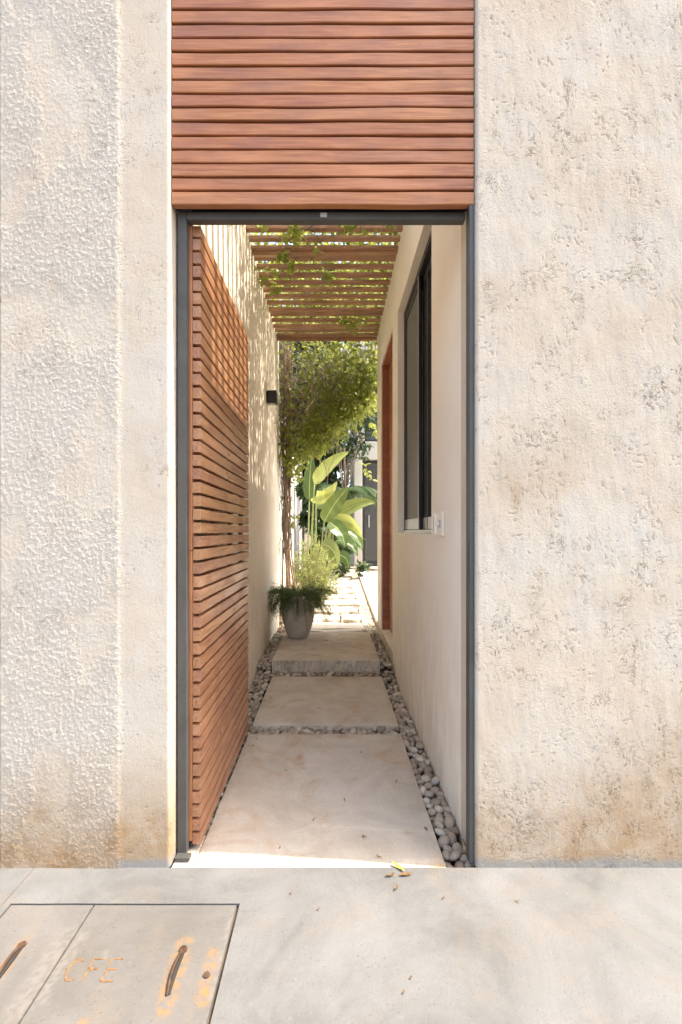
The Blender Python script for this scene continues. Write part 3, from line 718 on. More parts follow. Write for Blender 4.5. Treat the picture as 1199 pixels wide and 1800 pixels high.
# stepping stones in the sunlit garden
def stone(poly, z0, z1, mat, parent, name='stepping_stone', seed=0):
    cx = sum(p[0] for p in poly) / len(poly); cy_ = sum(p[1] for p in poly) / len(poly)
    n = len(poly); mb = MB()
    ring = lambda s, z: [(cx + (p[0]-cx)*s, cy_ + (p[1]-cy_)*s, z + random.uniform(-0.004, 0.004)) for p in poly]
    mb.add(ring(1.0, z0) + ring(1.0, z1 - 0.012) + ring(0.955, z1) + [(cx, cy_, z1 + 0.002)],
           [(i, (i+1) % n, n+(i+1) % n, n+i) for i in range(n)] + [(n+i, n+(i+1) % n, 2*n+(i+1) % n, 2*n+i) for i in range(n)] + [(2*n+i, 2*n+(i+1) % n, 3*n) for i in range(n)])
    return mb.obj(name, mat, parent)
yy = 3.59
row = 0
while yy < 7.9:
    dpt = 0.15 if row == 0 else random.uniform(0.26, 0.48)
    nst = 1 if row in (0, 3, 8) else random.choice((1, 2, 2, 3))
    cuts = [-0.42 + random.uniform(-.05, .06)] + sorted(-0.40 + 0.83 * (k + random.uniform(0.7, 1.3)) / nst for k in range(nst - 1)) + [0.42 + random.uniform(-.05, .03)]
    sk = random.uniform(-0.10, 0.10) if row else 0.0
    for k in range(nst):
        a, b = cuts[k] + 0.010, cuts[k+1] - 0.010
        n1 = 7; sl = random.uniform(-.05, .05)
        lo = [(a + (b-a)*t/n1 + random.uniform(-.012, .012), yy + sk * (a + (b-a)*t/n1) + 0.03*math.sin(t*1.3 + row*2 + k) + random.uniform(0, .025)) for t in range(n1 + 1)]
        hi = [(b + sl - (b-a)*t/n1 + random.uniform(-.012, .012), yy + dpt + sk * (b - (b-a)*t/n1) + 0.03*math.sin(t*1.1 + row*3) - random.uniform(0, .03)) for t in range(n1 + 1)]
        zt = gz(yy + dpt / 2) + (0.030 if row else 0.042) + random.uniform(-0.012, 0.010)
        stone(lo + hi, zt - 0.09, zt, MT['limestone'], path)
    yy += dpt + random.uniform(0.02, 0.05); row += 1
# pale gravel between and beside the stepping stones
mb = MB()
for _ in range(5200):
    y = 3.62 + 4.9 * random.random(); x = random.uniform(-0.66, 0.56)
    if random.random() < 0.45: x = random.uniform(0.40, 0.56)
    s = random.uniform(0.008, 0.020); vs_, fs_ = PV[random.randrange(6)]
    mat = Matrix.LocRotScale(Vector((x, y, gz(y) - 0.012)), Euler((random.random(), random.random(), random.random()*6)), Vector((s*1.3, s, s*0.7)))
    mb.add([mat @ v for v in vs_], fs_)
mgv = mat_plain('pale_gravel', (0.50, 0.43, 0.34), 0.85, var=0.4, scale=30)
o = mb.obj('gravel', mgv, path, smooth=True); o['kind'] = 'stuff'
for k in range(9):                              # flat dark flags in the mulch by the house
    cx, cy_ = random.uniform(0.2, 1.1), random.uniform(7.9, 9.0); r_ = random.uniform(0.10, 0.22)
    poly = [(cx + r_*1.3*math.cos(a)*random.uniform(.8, 1.1), cy_ + r_*0.8*math.sin(a)*random.uniform(.8, 1.1)) for a in np.linspace(0, 2*math.pi, 8)[:-1]]
    stone(poly, gz(cy_) - 0.06, gz(cy_) + 0.012, MT['slab'], path, 'flagstone')
terr = MB(); ya, yb_ = 3.92, 8.25
terr.add([(0.575, ya, gz(ya)+0.06), (4.5, ya, gz(ya)+0.06), (4.5, yb_, gz(yb_)+0.04), (0.575, yb_, gz(yb_)+0.04),
          (0.575, ya, -0.1), (4.5, ya, -0.1), (4.5, yb_, -0.1), (0.575, yb_, -0.1)], [(0,1,2,3),(4,5,1,0),(3,2,6,7),(7,4,0,3)])
struct(terr.obj('terrace', MT['white_wall'], bevel=0.01))

# ------------------------------------------------------------------ utility chamber lids
def rustf(segs, r):
    def fn(X, Y):
        t = np.zeros_like(X)
        for (ax, ay, bx, by, rr) in segs:
            L2 = (bx-ax)**2 + (by-ay)**2 + 1e-9
            u = np.clip(((X-ax)*(bx-ax) + (Y-ay)*(by-ay)) / L2, 0, 1)
            d = np.hypot(X - ax - u*(bx-ax), Y - ay - u*(by-ay))
            t = np.maximum(t, sst(rr, rr * 0.25, d + 0.012 * (fbm(X * 40, Y * 40, 7) - 0.5)))
        return t
    return fn
def grimef(segs):
    f = rustf(segs, 0); return lambda X, Y: 0.55 * f(X, Y) * sst(0.4, 0.65, fbm(X * 60, Y * 60, 13))
def lid(x0, x1, y0, y1, hx, rust, grime, label):
    cx, cy_ = (x0 + x1) / 2, (y0 + y1) / 2
    root = empty('chamber_lid', (0, 0, 0)); tag(root, label, 'utility cover')
    sheet(x0, x1, y0, y1, 0.0015, 60, 90, 0.0012, 'cover_slab', MT['lid'], root, 0.014, {'rust': rustf(rust, 0), 'grime': grimef(grime)})
    return root
lidA = lid(LXM + 0.003, LX1 - 0.004, LY0 + 0.004, LY1 - 0.003, -0.46,
    [(-0.462, -0.33, -0.458, -0.52, 0.040), (-0.365, -0.36, -0.362, -0.50, 0.030), (-0.37, -0.60, -0.36, -0.9, 0.03), (-0.66, -0.56, -0.66, -0.57, 0.02)],
    [(-0.80, -0.30, -0.81, -0.50, 0.03), (-0.70, -0.36, -0.69, -0.37, 0.02), (-0.34, -0.2, -0.335, -0.5, 0.012)],
    'concrete utility cover with rusted lettering and a bent iron handle')
lidB = lid(LX0 + 0.004, LXM - 0.003, LY0 + 0.004, LY1 - 0.003, -0.95,
    [(-0.975, -0.315, -0.975, -0.47, 0.028)], [(-0.85, -0.30, -0.845, -0.52, 0.06)],
    'narrow plain concrete utility cover beside the lettered one')
def handle(parent, x, y0, y1, bow):
    pts = [(x + bow * math.sin(math.pi * t), y0 + (y1 - y0) * t, 0.0035 + 0.011 * math.sin(math.pi * t)) for t in np.linspace(0, 1, 11)]
    MB().tube(pts, 0.0042, 8).obj('handle', MT['rusty'], parent, smooth=True)
    MB().tube([(x, y0 - 0.004, 0.0018), (x, y0 - 0.004, 0.006)], 0.013, 10).obj('handle_eye', MT['rusty'], parent)
    p2 = [(x + 0.006 + bow * math.sin(math.pi * t), y0 + (y1 - y0) * t, 0.0022) for t in np.linspace(0.02, 0.98, 9)]
    MB().tube(p2, lambda t: 0.003 + 0.004 * math.sin(math.pi * t), 6).obj('handle_slot', MT['dark_slot'], parent)
handle(lidA, -0.461, -0.345, -0.490, -0.006)
handle(lidB, -0.972, -0.330, -0.455, -0.002)
# incised, rust-filled letters: C F E
def strokes(parent, x, w, y, h, lines, name):
    mb = MB()
    for (a, b, c, d) in lines:
        p, q = Vector((x + a*w, y + b*h, 0.0020)), Vector((x + c*w, y + d*h, 0.0020))
        n = 7; t = (q - p).normalized(); s = Vector((-t.y, t.x, 0))
        vs_ = []
        for i in range(n):
            pp = p.lerp(q, i / (n - 1)); wd = 0.0030 * random.uniform(0.35, 1.3)
            vs_ += [pp + s * wd, pp - s * wd, pp + s * wd * 0.6 + Vector((0, 0, 0.0016)), pp - s * wd * 0.6 + Vector((0, 0, 0.0016))]
        mb.add(vs_, [(i*4, i*4+2, i*4+6, i*4+4) for i in range(n-1)] + [(i*4+2, i*4+3, i*4+7, i*4+6) for i in range(n-1)] + [(i*4+3, i*4+1, i*4+5, i*4+7) for i in range(n-1)])
    o = mb.obj(name, MT['rust_letter'], parent); return o
ly, lh = -0.447, 0.068
cpts = [(0.5 + 0.5*math.cos(a), 0.5 + 0.5*math.sin(a)) for a in np.linspace(R(50), R(310), 9)]
strokes(lidA, -0.782, 0.040, ly, lh, [(*cpts[i], *cpts[i+1]) for i in range(8)], 'letter')
strokes(lidA, -0.722, 0.036, ly, lh, [(0, 0, 0, 1), (0, 1, 1, 1), (0, .55, .8, .55)], 'letter')
strokes(lidA, -0.668, 0.036, ly, lh, [(0, 0, 0, 1), (0, 1, 1, 1), (0, .52, .8, .52), (0, 0, 1, 0)], 'letter')
MB().tube([(-0.366, -0.43, 0.001), (-0.366, -0.43, 0.005)], 0.010, 10).obj('bolt', MT['rusty'], lidA)

# ------------------------------------------------------------------ wall lamp
lamp = empty('wall_lamp', (XL, 3.02, 0)); pz = at(478, 699, 3.02).z; lamp.location.z = pz
tag(lamp, 'small black box lamp on the passage wall above the potted fern', 'wall lamp')
MB().box(0.001, 0.012, -0.05, 0.05, -0.055, 0.055).obj('back_plate', MT['black'], lamp, bevel=0.003)
MB().box(0.012, 0.105, -0.058, 0.058, -0.068, 0.062).obj('housing', MT['black'], lamp, bevel=0.004)
MB().box(0.03, 0.09, -0.04, 0.04, -0.072, -0.0685).obj('lens', MT['alu'], lamp, bevel=0.001)

# ------------------------------------------------------------------ leaves in bulk
def leaf_mesh(name, P, D, N, L, W, mat, curl=0.12):
    """many small pointed leaves: base P, direction D, normal N, length L, width W (numpy arrays)"""
    D = D / np.linalg.norm(D, axis=1, keepdims=True)
    S = np.cross(D, N); S /= np.linalg.norm(S, axis=1, keepdims=True) + 1e-9
    N = np.cross(S, D)
    L = L[:, None]; W = W[:, None]
    n = len(P)
    A = P; tip = P + D * L - N * L * curl
    m1 = P + D * L * 0.34; m2 = P + D * L * 0.70 - N * L * curl * 0.35
    up = N * W * 0.16
    V = np.stack([A, m1 - S * W * 0.5 + up, m1 + S * W * 0.5 + up, m1, m2 - S * W * 0.40 + up, m2 + S * W * 0.40 + up, m2, tip], 1).reshape(-1, 3)
    base = (np.arange(n) * 8)[:, None]
    tri = np.array([[0, 3, 1], [0, 2, 3], [4, 6, 7], [6, 5, 7]]); quad = np.array([[1, 3, 6, 4], [3, 2, 5, 6]])
    T = (base[:, :, None] + tri[None]).reshape(-1, 3); Q = (base[:, :, None] + quad[None]).reshape(-1, 4)
    me = bpy.data.meshes.new(name)
    me.vertices.add(len(V)); me.vertices.foreach_set('co', V.astype(np.float32).ravel())
    loops = np.concatenate([T.ravel(), Q.ravel()]).astype(np.int32)
    ls = np.concatenate([np.arange(len(T)) * 3, len(T) * 3 + np.arange(len(Q)) * 4]).astype(np.int32)
    lt = np.concatenate([np.full(len(T), 3), np.full(len(Q), 4)]).astype(np.int32)
    me.loops.add(len(loops)); me.loops.foreach_set('vertex_index', loops)
    me.polygons.add(len(ls)); me.polygons.foreach_set('loop_start', ls); me.polygons.foreach_set('loop_total', lt)
    me.update(calc_edges=True); me.materials.append(mat); return me
def rdir(n, down=0.0):
    v = rng.normal(size=(n, 3)); v[:, 2] -= down; return v / np.linalg.norm(v, axis=1, keepdims=True)
def stuff(o): o['kind'] = 'stuff'; return o
def wander(p, d, n, step, jit, grav=0.0):
    pts = [Vector(p)]; d = Vector(d).normalized()
    for _ in range(n):
        d = (d + Vector((random.gauss(0, jit), random.gauss(0, jit), random.gauss(0, jit) - grav))).normalized()
        pts.append(pts[-1] + d * step)
    return pts

# ------------------------------------------------------------------ climbing vine: trunks by the wall end, canopy over the pergola, curtain at its end
vine = empty('climbing_vine', (-0.62, 4.25, gz(4.25))); tag(vine, 'climbing vine with twisted trunks, covering the pergola and hanging from its end', 'vine')
def to_vine(o):
    o.parent = vine; o.matrix_parent_inverse = Matrix.Translation(-Vector(vine.location)); return o
# trunks
for k in range(9):
    x0, y0 = -0.60 + random.uniform(-0.05, 0.09), 4.22 + random.uniform(-0.06, 0.15)
    pts = []
    for i in range(27):
        t = i / 26; z = gz(4.3) - 0.02 + t * (3.78 - gz(4.3))
        tw = 0.035 * (0.4 + 0.6 * t)
        sp = 1.0 - sst(0.0, 0.28, np.array(t)) * 0.75
        pts.append((-0.635 + (x0 + 0.635) * (0.5 + sp) + tw * math.sin(9 * t + k * 1.7) * 0.7 + 0.05 * sp * math.sin(5*t + k*2), y0 + tw * math.cos(8 * t + k * 2.1), z))
    r0 = random.uniform(0.007, 0.015)
    to_vine(MB().tube(pts, lambda t: r0 * (1 - 0.35 * t), 6).obj('trunk', MT['bark_red'], None, smooth=True))
# aerial roots and fine stems of the bundle, then tangled twigs in the curtain
mb = MB()
for k in range(46):
    x0 = -0.64 + random.uniform(-0.03, 0.11); y0 = 4.2 + random.uniform(-0.08, 0.2); zb = random.choice([random.uniform(1.1, 2.0), random.uniform(0.7, 1.2)])
    pts = [(x0 + 0.02 * math.sin(i * 0.9 + k) + 0.01 * math.sin(i * 2.3), y0 + 0.02 * math.cos(i * 0.8 + k), 3.8 + (zb - 3.8) * i / 22) for i in range(23)]
    mb.tube(pts, random.uniform(0.0022, 0.0045), 4, False)
to_vine(stuff(mb.obj('aerial_root', MT['bark'])))
mb = MB()
for k in range(420):
    x = random.uniform(-0.64, 0.15) if k % 3 else random.uniform(-0.6, 0.8)
    p = (x, 4.02 + random.uniform(0, 0.9), 3.72 - random.uniform(0, 1.5) * (0.65 - x) * 0.72)
    pts = wander(p, (random.gauss(0, 1), random.gauss(0, 0.6), random.gauss(-0.3, 0.7)), random.randint(8, 18), 0.055, 0.35, 0.05)
    mb.tube(pts, random.uniform(0.0018, 0.0048), 4, False)
for k in range(60):
    pts = wander((random.uniform(-0.6, 0.5), random.uniform(1.2, 3.9), 3.80), (random.gauss(0, 1), random.gauss(0, 1), 0.05), 14, 0.06, 0.3, 0.0)
    mb.tube([(p.x, p.y, max(p.z, 3.69)) for p in pts], random.uniform(0.002, 0.0045), 4, False)
to_vine(stuff(mb.obj('twig', MT['bark'])))
# canopy above the pergola
def canopy_pts(n):
    out = []
    while len(out) < n:
        Y = random.uniform(0.75, 4.0); x = random.uniform(-0.80, 0.72)
        dens = 0.05 if Y < 1.4 else (0.30 if Y < 1.9 else (0.8 if Y < 2.6 else 1.0))
        cl = 0.35 + 0.65 * float(vn(np.array(x * 3.2), np.array(Y * 3.2), 321) > 0.40)
        if random.random() < dens * cl: out.append((x, Y, 3.77 + abs(random.gauss(0, 0.17))))
    return np.array(out)
P = canopy_pts(5200); n = len(P)
Nn = rdir(n) * 0.8 + np.array([0, 0, 1.0])
me = leaf_mesh('foliage', P, rdir(n, 0.2), Nn, rng.uniform(0.045, 0.085, n), rng.uniform(0.028, 0.05, n), MT['leaf_vine'])
to_vine(stuff(link('foliage', me, None)))
# curtain hanging at the end of the pergola
def curtain_pts(n):
    out = []
    while len(out) < n:
        x = random.uniform(-0.66, 0.62); Y = 3.98 + random.random() ** 1.5 * 0.9
        zb = 2.12 + 0.85 * np.clip((x + 0.5) / 1.0, 0, 1.1) + 0.16 * (float(vn(np.array(x * 5), np.array(Y * 5), 331)) - 0.5) * 2
        z = random.uniform(zb, 3.95)
        low = math.exp(-(z - zb) / 0.35)
        left = max(0.0, min(1.0, (0.15 - x) / 0.6))
        w = 0.30 + 0.70 * low
        if z > zb + 0.5: w *= (1 - 0.68 * left) * (0.55 if x > 0.1 else 1.0)
        if x < -0.45 and z < 2.5: w *= 0.75
        if random.random() < w: out.append((x, Y, z))
    return np.array(out)
P = curtain_pts(4600); n = len(P)
me = leaf_mesh('foliage', P, rdir(n, 0.9), rdir(n) * 0.9 + np.array([0.3, -0.4, 0.5]), rng.uniform(0.05, 0.095, n), rng.uniform(0.028, 0.052, n), MT['leaf_vine'], 0.2)
to_vine(stuff(link('foliage', me, None)))
# dark-coloured leaves painting in shade at the curtain's back, by the trunks
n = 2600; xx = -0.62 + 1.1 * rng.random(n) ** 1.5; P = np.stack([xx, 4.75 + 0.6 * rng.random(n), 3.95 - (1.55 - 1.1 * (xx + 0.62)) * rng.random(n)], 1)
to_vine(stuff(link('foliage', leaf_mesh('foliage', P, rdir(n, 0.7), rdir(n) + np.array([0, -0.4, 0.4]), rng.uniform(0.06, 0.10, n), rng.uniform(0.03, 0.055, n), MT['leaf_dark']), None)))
# sprigs that hang below the slats, every leaf its own piece; small sprigs on the trunks
LV = [leaf_mesh('leaf', np.zeros((1, 3)), np.array([[1.0, 0, 0]]), np.array([[0, 0, 1.0]]), np.array([1.0]), np.array([w]), MT['leaf_hang'], c) for (w, c) in ((0.52, 0.12), (0.6, 0.25), (0.45, 0.05), (0.56, 0.32))]
for m_ in LV: m_.name = 'leaf'
def sprig(px0, py0, px1, py1, Y, n, size=0.06, spread=0.05):
    if py0 < 700:                                # hang just below the slats: the distance follows from that height
        Y = (3.60 - CH) * F / (VY - (py0 + py1) / 2) - D0
    a, b = at(px0, py0, Y), at(px1, py1, Y + 0.05)
    mid = (a + b) / 2 + Vector((random.uniform(-.05, .05), random.uniform(-.05, .05), random.uniform(-.02, .05)))
    bez = lambda t: a * (1-t)**2 + mid * 2*t*(1-t) + b * t*t
    to_vine(MB().tube([bez(t) for t in np.linspace(0, 1, 9)], 0.0022, 5).obj('tendril', MT['bark'], None))
    n = int(n * 1.4)
    for k in range(n):
        t = (k + random.random()) / n
        p = bez(t) + Vector((random.gauss(0, .012), random.gauss(0, .012), random.gauss(0, .012))); d = Vector((random.gauss(0, 1), random.gauss(0, 0.8), random.gauss(-0.35, 0.6))).normalized()
        q = d.to_track_quat('X', 'Z').to_euler(); q.rotate_axis('X', random.uniform(-0.9, 0.9))
        s = size * random.uniform(0.8, 1.5)
        o = link('leaf', random.choice(LV), None, None, p, q); o.scale = (s, s, s); to_vine(o)
for args in [(505, 398, 530, 405, 1.9, 12), (500, 415, 524, 432, 2.0, 12), (488, 440, 520, 470, 2.2, 16, .065), (512, 420, 535, 400, 2.1, 8),
             (450, 492, 478, 498, 2.45, 10), (462, 480, 498, 478, 2.4, 8), (478, 508, 486, 524, 2.7, 4), (565, 470, 575, 500, 2.6, 12), (548, 455, 560, 440, 2.5, 5),
             (600, 392, 640, 396, 1.85, 16, .065), (600, 562, 632, 578, 3.5, 14, .075), (628, 560, 648, 566, 3.5, 7, .07), (430, 442, 440, 462, 2.3, 9), (436, 468, 444, 474, 2.4, 4),
             (505, 930, 520, 905, 4.3, 12, .06), (512, 890, 500, 870, 4.35, 7, .06), (510, 850, 532, 842, 4.5, 9, .06), (640, 815, 655, 845, 5.2, 14, .07), (650, 740, 660, 770, 4.8, 8, .08),
             (440, 392, 470, 396, 1.75, 8, .055), (655, 395, 690, 398, 1.8, 5, .05)]:
    sprig(*args)
for (a, b, Y) in (((655, 400), (600, 388), 2.0), ((690, 410), (672, 395), 2.1), ((468, 425), (480, 455), 2.1), ((570, 420), (572, 590), 2.6), ((590, 540), (612, 572), 3.3), ((640, 400), (700, 404), 2.0)):
    Y = (3.63 - CH) * F / (VY - (a[1] + min(b[1], 560)) / 2) - D0
    p, q = at(*a, Y), at(*b, Y + 0.1)
    pts = [p.lerp(q, t) + Vector((0.02*math.sin(7*t+a[0]), 0, -0.07*math.sin(math.pi*t) * (1 if b[1] < 560 else 0.2))) for t in np.linspace(0, 1, 11)]
    to_vine(MB().tube(pts, 0.0022, 5).obj('tendril', MT['bark'], None))

# ------------------------------------------------------------------ pot and fern
PX, PY, PZ = -0.372, 3.30, 0.134
prof = [(0.0, 0.0), (0.105, 0.0), (0.118, 0.012), (0.150, 0.10), (0.178, 0.22), (0.184, 0.31), (0.176, 0.40), (0.160, 0.455), (0.152, 0.468), (0.142, 0.465), (0.136, 0.44), (0.130, 0.42), (0.0, 0.42)]
pot = MB().lathe(prof, 0, 0, 48).obj('planter_pot', MT['pot'], None, smooth=True, loc=(PX, PY, PZ)); tag(pot, 'rounded grey concrete pot standing on the raised slab', 'plant pot')
MB().lathe([(0.134, 0.425), (0.07, 0.44), (0.0, 0.445)], 0, 0, 24).obj('soil', MT['bed'], pot, smooth=True)
fern = empty('potted_fern', (PX, PY, PZ + 0.44)); tag(fern, 'feathery dark green fern spilling over the concrete pot', 'fern')
FP = []; FD = []; mb = MB()
for k in range(300):
    a = random.uniform(0, 2*math.pi); r = random.uniform(0, 0.11); ln = random.uniform(0.22, 0.50); up = random.uniform(0.25, 1.3)
    p = Vector((r*math.cos(a), r*math.sin(a), 0)); d = Vector((math.cos(a), math.sin(a), up)).normalized()
    pts = [p]; st = ln / 12
    for i in range(12):
        d = (d + Vector((random.gauss(0, .06), random.gauss(0, .06), -0.19 if up < 0.9 else -0.13))).normalized(); pts.append(pts[-1] + d * st)
    mb.tube(pts, 0.0014, 3, False)
    for i in range(2, 13):
        for j in range(9):
            s = random.random(); q = pts[i-1].lerp(pts[i], s)
            e = Vector((random.gauss(0, 1), random.gauss(0, 1), random.gauss(0, 1))).normalized() + (pts[i]-pts[i-1]).normalized() * 0.6
            wv = 0.018 * random.random()
            FP.append(q + e.normalized() * wv); FD.append(e)
mb.obj('stem', MT['leaf_fern'], fern)['kind'] = 'stuff'
FP = np.array(FP); FD = np.array(FD); n = len(FP)
me = leaf_mesh('frond', FP, FD, rdir(n), rng.uniform(0.012, 0.026, n), np.full(n, 0.0032), MT['leaf_fern'])
stuff(link('frond', me, None, fern))

# ------------------------------------------------------------------ pale narrow-leaved shrub behind the pot
def tuft(name, loc, rx, ry, h, nst, nleaf, ll, lw, mat, label, cat, up=0.6):
    root = empty(name, loc); tag(root, label, cat)
    mb = MB(); LP = []; LD = []
    for k in range(nst):
        u = rdir(1)[0]; u[2] = abs(u[2])
        tgt = Vector((u[0]*rx, u[1]*ry, h * (0.25 + 0.75*u[2]) * random.uniform(0.75, 1.0)))
        b = Vector((tgt.x*0.15, tgt.y*0.15, 0)); c = Vector((tgt.x*0.45, tgt.y*0.45, tgt.z*0.65))
        f = lambda t: b*(1-t)**2 + c*2*t*(1-t) + tgt*t*t
        mb.tube([f(t) for t in np.linspace(0, 1, 6)], lambda t: 0.006*(1-0.7*t), 4, False)
        for j in range(nleaf):
            t = 1 - random.random()**1.6 * 0.75
            q = f(t); ax = (f(min(1, t+.05)) - f(t-.05)).normalized()
            d = ax * random.uniform(0.2, 1.3) + Vector((random.gauss(0, .7), random.gauss(0, .7), random.gauss(up*0.3, .5)))
            LP.append(q); LD.append(d)
    stuff(mb.obj('stem', MT['bark'], root)); LP = np.array(LP); LD = np.array(LD); n = len(LP)
    stuff(link('foliage', leaf_mesh('foliage', LP, LD, rdir(n) + np.array([0, 0, .6]), rng.uniform(0.6, 1.2, n) * ll, np.full(n, lw) * rng.uniform(.7, 1.2, n), mat), None, root))
    return root
tuft('leafy_shrub', (-0.27, 4.95, gz(4.95)), 0.36, 0.32, 1.08, 130, 30, 0.075, 0.011, MT['leaf_shrub'], 'pale yellow-green narrow-leaved shrub behind the concrete pot', 'shrub')

# ------------------------------------------------------------------ broad-leaved paradise plant
para = empty('broad_leaf_plant', (-0.22, 6.5, gz(6.5))); tag(para, 'tall plant with large paddle leaves in front of the house', 'plant')
def paddle(base, tip, width, bow, twist, tint, fold=0.25, name='leaf'):
    """paddle-shaped leaf from base to tip (world points), bowed along bow, with a folded blade"""
    a, b = Vector(base), Vector(tip); m = (a + b) / 2 + Vector(bow)
    f = lambda t: a*(1-t)**2 + m*2*t*(1-t) + b*t*t
    n, c = 16, 6; vs_ = []; us = []; ts = []; tn = []
    for i in range(n + 1):
        t = i / n; p = f(t); tg = (f(min(1, t+.02)) - f(max(0, t-.02))).normalized()
        view = Vector((math.sin(twist), -math.cos(twist), 0.25)).normalized()
        s = tg.cross(view).normalized(); nn = s.cross(tg).normalized()
        w = width * 0.5 * (math.sin(math.pi * min(1, t**0.62 * 0.97 + 0.03)) ** 0.75) * (1.0 if t < .98 else .4)
        for k in range(-c//2, c//2 + 1):
            u = k / (c/2)
            rag = 1 + 0.03 * math.sin(t * 40 + k * 3)
            vs_.append(p + s * (w * u * rag) + nn * (abs(u) * w * fold + 0.006 * math.sin(t * 23 + u * 2)))
            us.append(abs(u)); ts.append(t); tn.append(tint)
    W = c + 1
    mb = MB().add(vs_, [(i*W+k, i*W+k+1, (i+1)*W+k+1, (i+1)*W+k) for i in range(n) for k in range(c)])
    me = mb.mesh(name, MT['paradise'], True)
    for nm, arr in (('u', us), ('t', ts), ('tint', tn)):
        me.attributes.new(nm, 'FLOAT', 'POINT').data.foreach_set('value', np.array(arr, np.float32))
    o = link(name, me, None); o.parent = para; o.matrix_parent_inverse = Matrix.Translation(-Vector(para.location))
    return a
def petiole(base, tip, r=0.016):
    a, b = Vector(base), Vector(tip); m = (a + b)/2 + Vector((0.3*(a.x-b.x)*0.4, 0, 0.12))
    mt = MT['stalk']
    o = MB().tube([a*(1-t)**2 + m*2*t*(1-t) + b*t*t for t in np.linspace(0, 1, 12)], lambda t: r*(1.25-0.6*t), 7).obj('petiole', mt, None, smooth=True)
    o.parent = para; o.matrix_parent_inverse = Matrix.Translation(-Vector(para.location))
MT['stalk'] = mat_leaf('stalk', (0.20, 0.24, 0.09), (0.26, 0.31, 0.12), (0.4, 0.45, 0.15), 0.15)
root_px = [(540, 975), (545, 975), (555, 980), (560, 985), (565, 985), (572, 985)]
S = 8.26 / 800.0
LFS = [ # base px, tip px, depth, width px, bow px(dx,dy), twist, tint, fold, root index
    ((544, 878), (549, 795), 6.55, 23, (-3, 0), 0.15, 0.05, 0.10, 0),
    ((553, 850), (614, 794), 6.35, 27, (-4, -10), -0.4, 0.85, 0.30, 1),
    ((551, 876), (588, 864), 6.20, 24, (-6, 8), 0.5, 1.0, 0.45, 1),
    ((556, 880), (592, 846), 6.25, 26, (10, 8), -0.7, 0.95, 0.2, 2),
    ((570, 917), (614, 856), 6.10, 31, (-2, -8), 0.25, 0.22, 0.12, 3),
    ((583, 913), (660, 884), 6.20, 25, (8, -20), -0.1, 0.35, 0.45, 4),
    ((585, 914), (638, 948), 6.05, 22, (12, -22), -0.9, 0.75, 0.30, 4),
    ((578, 918), (606, 964), 5.95, 30, (14, -8), 0.4, 0.06, 0.22, 3),
    ((590, 922), (637, 968), 6.25, 26, (16, -10), 0.6, 0.12, 0.3, 5),
    ((566, 955), (592, 1000), 5.90, 28, (16, -14), -0.5, 0.30, 0.35, 5),
    ((555, 890), (600, 882), 6.60, 20, (4, -8), 0.3, 0.18, 0.2, 2),
    ((588, 915), (612, 938), 6.30, 18, (14, -12), 0.1, 0.10, 0.25, 4),
    ((592, 950), (628, 978), 6.35, 26, (10, -12), 0.7, 0.03, 0.3, 5),
    ((596, 975), (612, 1000), 6.2, 22, (10, -8), -0.4, 0.03, 0.3, 5)]
for (b, t, Y, w, bow, tw, tint, fold, ri) in LFS:
    s = (Y + D0) / F
    paddle(at(*b, Y), at(*t, Y - 0.15), w * s, (bow[0]*s, -0.08, -bow[1]*s), tw, tint, fold)
    rp_ = at(*root_px[ri], 6.4); rp_.z = gz(6.4)
    petiole(rp_, at(*b, Y), 0.017)

# ------------------------------------------------------------------ darker garden plants behind
def bush(name, loc, rx, ry, h, n, ll, lw, mat, label, cat, trunk=True, z0=0.0):
    root = empty(name, loc); tag(root, label, cat)
    cs = [(random.gauss(0, .45)*rx, random.gauss(0, .45)*ry, z0 + (h - z0)*random.uniform(.15, .95), random.uniform(.18, .36)*min(rx, h)) for _ in range(16 if n < 6000 else 44)]
    LP = []
    for _ in range(n):
        c = random.choice(cs); v = rdir(1)[0] * c[3] * random.random()**0.4
        LP.append((c[0]+v[0], c[1]+v[1], max(0.02, c[2]+v[2])))
    LP = np.array(LP)
    o = stuff(link('crown', leaf_mesh('crown', LP, rdir(n, .3), rdir(n)*.7 + np.array([0, -.2, .8]), rng.uniform(.6, 1.3, n)*ll, rng.uniform(.7, 1.2, n)*lw, mat), None, root))
    if trunk:
        mb = MB(); mb.tube([(0, 0, -0.05), (0.02, 0.01, h*.3), (-0.01, 0, h*.55), (0.01, 0, h*.8)], lambda t: 0.05*(1-.7*t), 7)
        for c in cs[:8]: mb.tube([(0, 0, h*random.uniform(.25, .5)), (c[0]*.5, c[1]*.5, c[2]*.8), (c[0], c[1], c[2])], lambda t: .018*(1-.7*t), 5)
        mb.obj('trunk', MT['bark'], root, smooth=True)
    return root
G = 'trees screening the garden'
bush('garden_tree', (0.30, 8.4, gz(8.4)), 0.9, 0.6, 4.6, 2600, 0.15, 0.055, MT['leaf_dark'], 'slim dark-leaved tree shading the front of the house', 'tree', True, 2.3)
bush('garden_tree', (-0.45, 10.2, gz(9.3)), 1.2, 0.8, 8.4, 9000, 0.20, 0.085, MT['leaf_dark'], 'broad dark tree filling the gap beside the house', 'tree', True, 0.3)
bush('garden_tree', (-1.6, 9.0, gz(9.0)), 1.0, 0.9, 6.2, 4600, 0.15, 0.06, MT['leaf_vine'], 'green tree rising over the white garden wall', 'tree', True, 1.0)
bush('garden_tree', (0.9, 10.6, gz(9.0)), 1.8, 0.6, 8.0, 4000, 0.16, 0.07, MT['leaf_vine'], 'tall tree rising behind the roof of the house', 'tree', True, 4.6)
bush('garden_tree', (-0.9, 12.5, gz(9.0)), 2.4, 1.0, 9.5, 9000, 0.26, 0.12, MT['leaf_dark'], 'tall dark tree at the back of the garden', 'tree', True, 0.5)
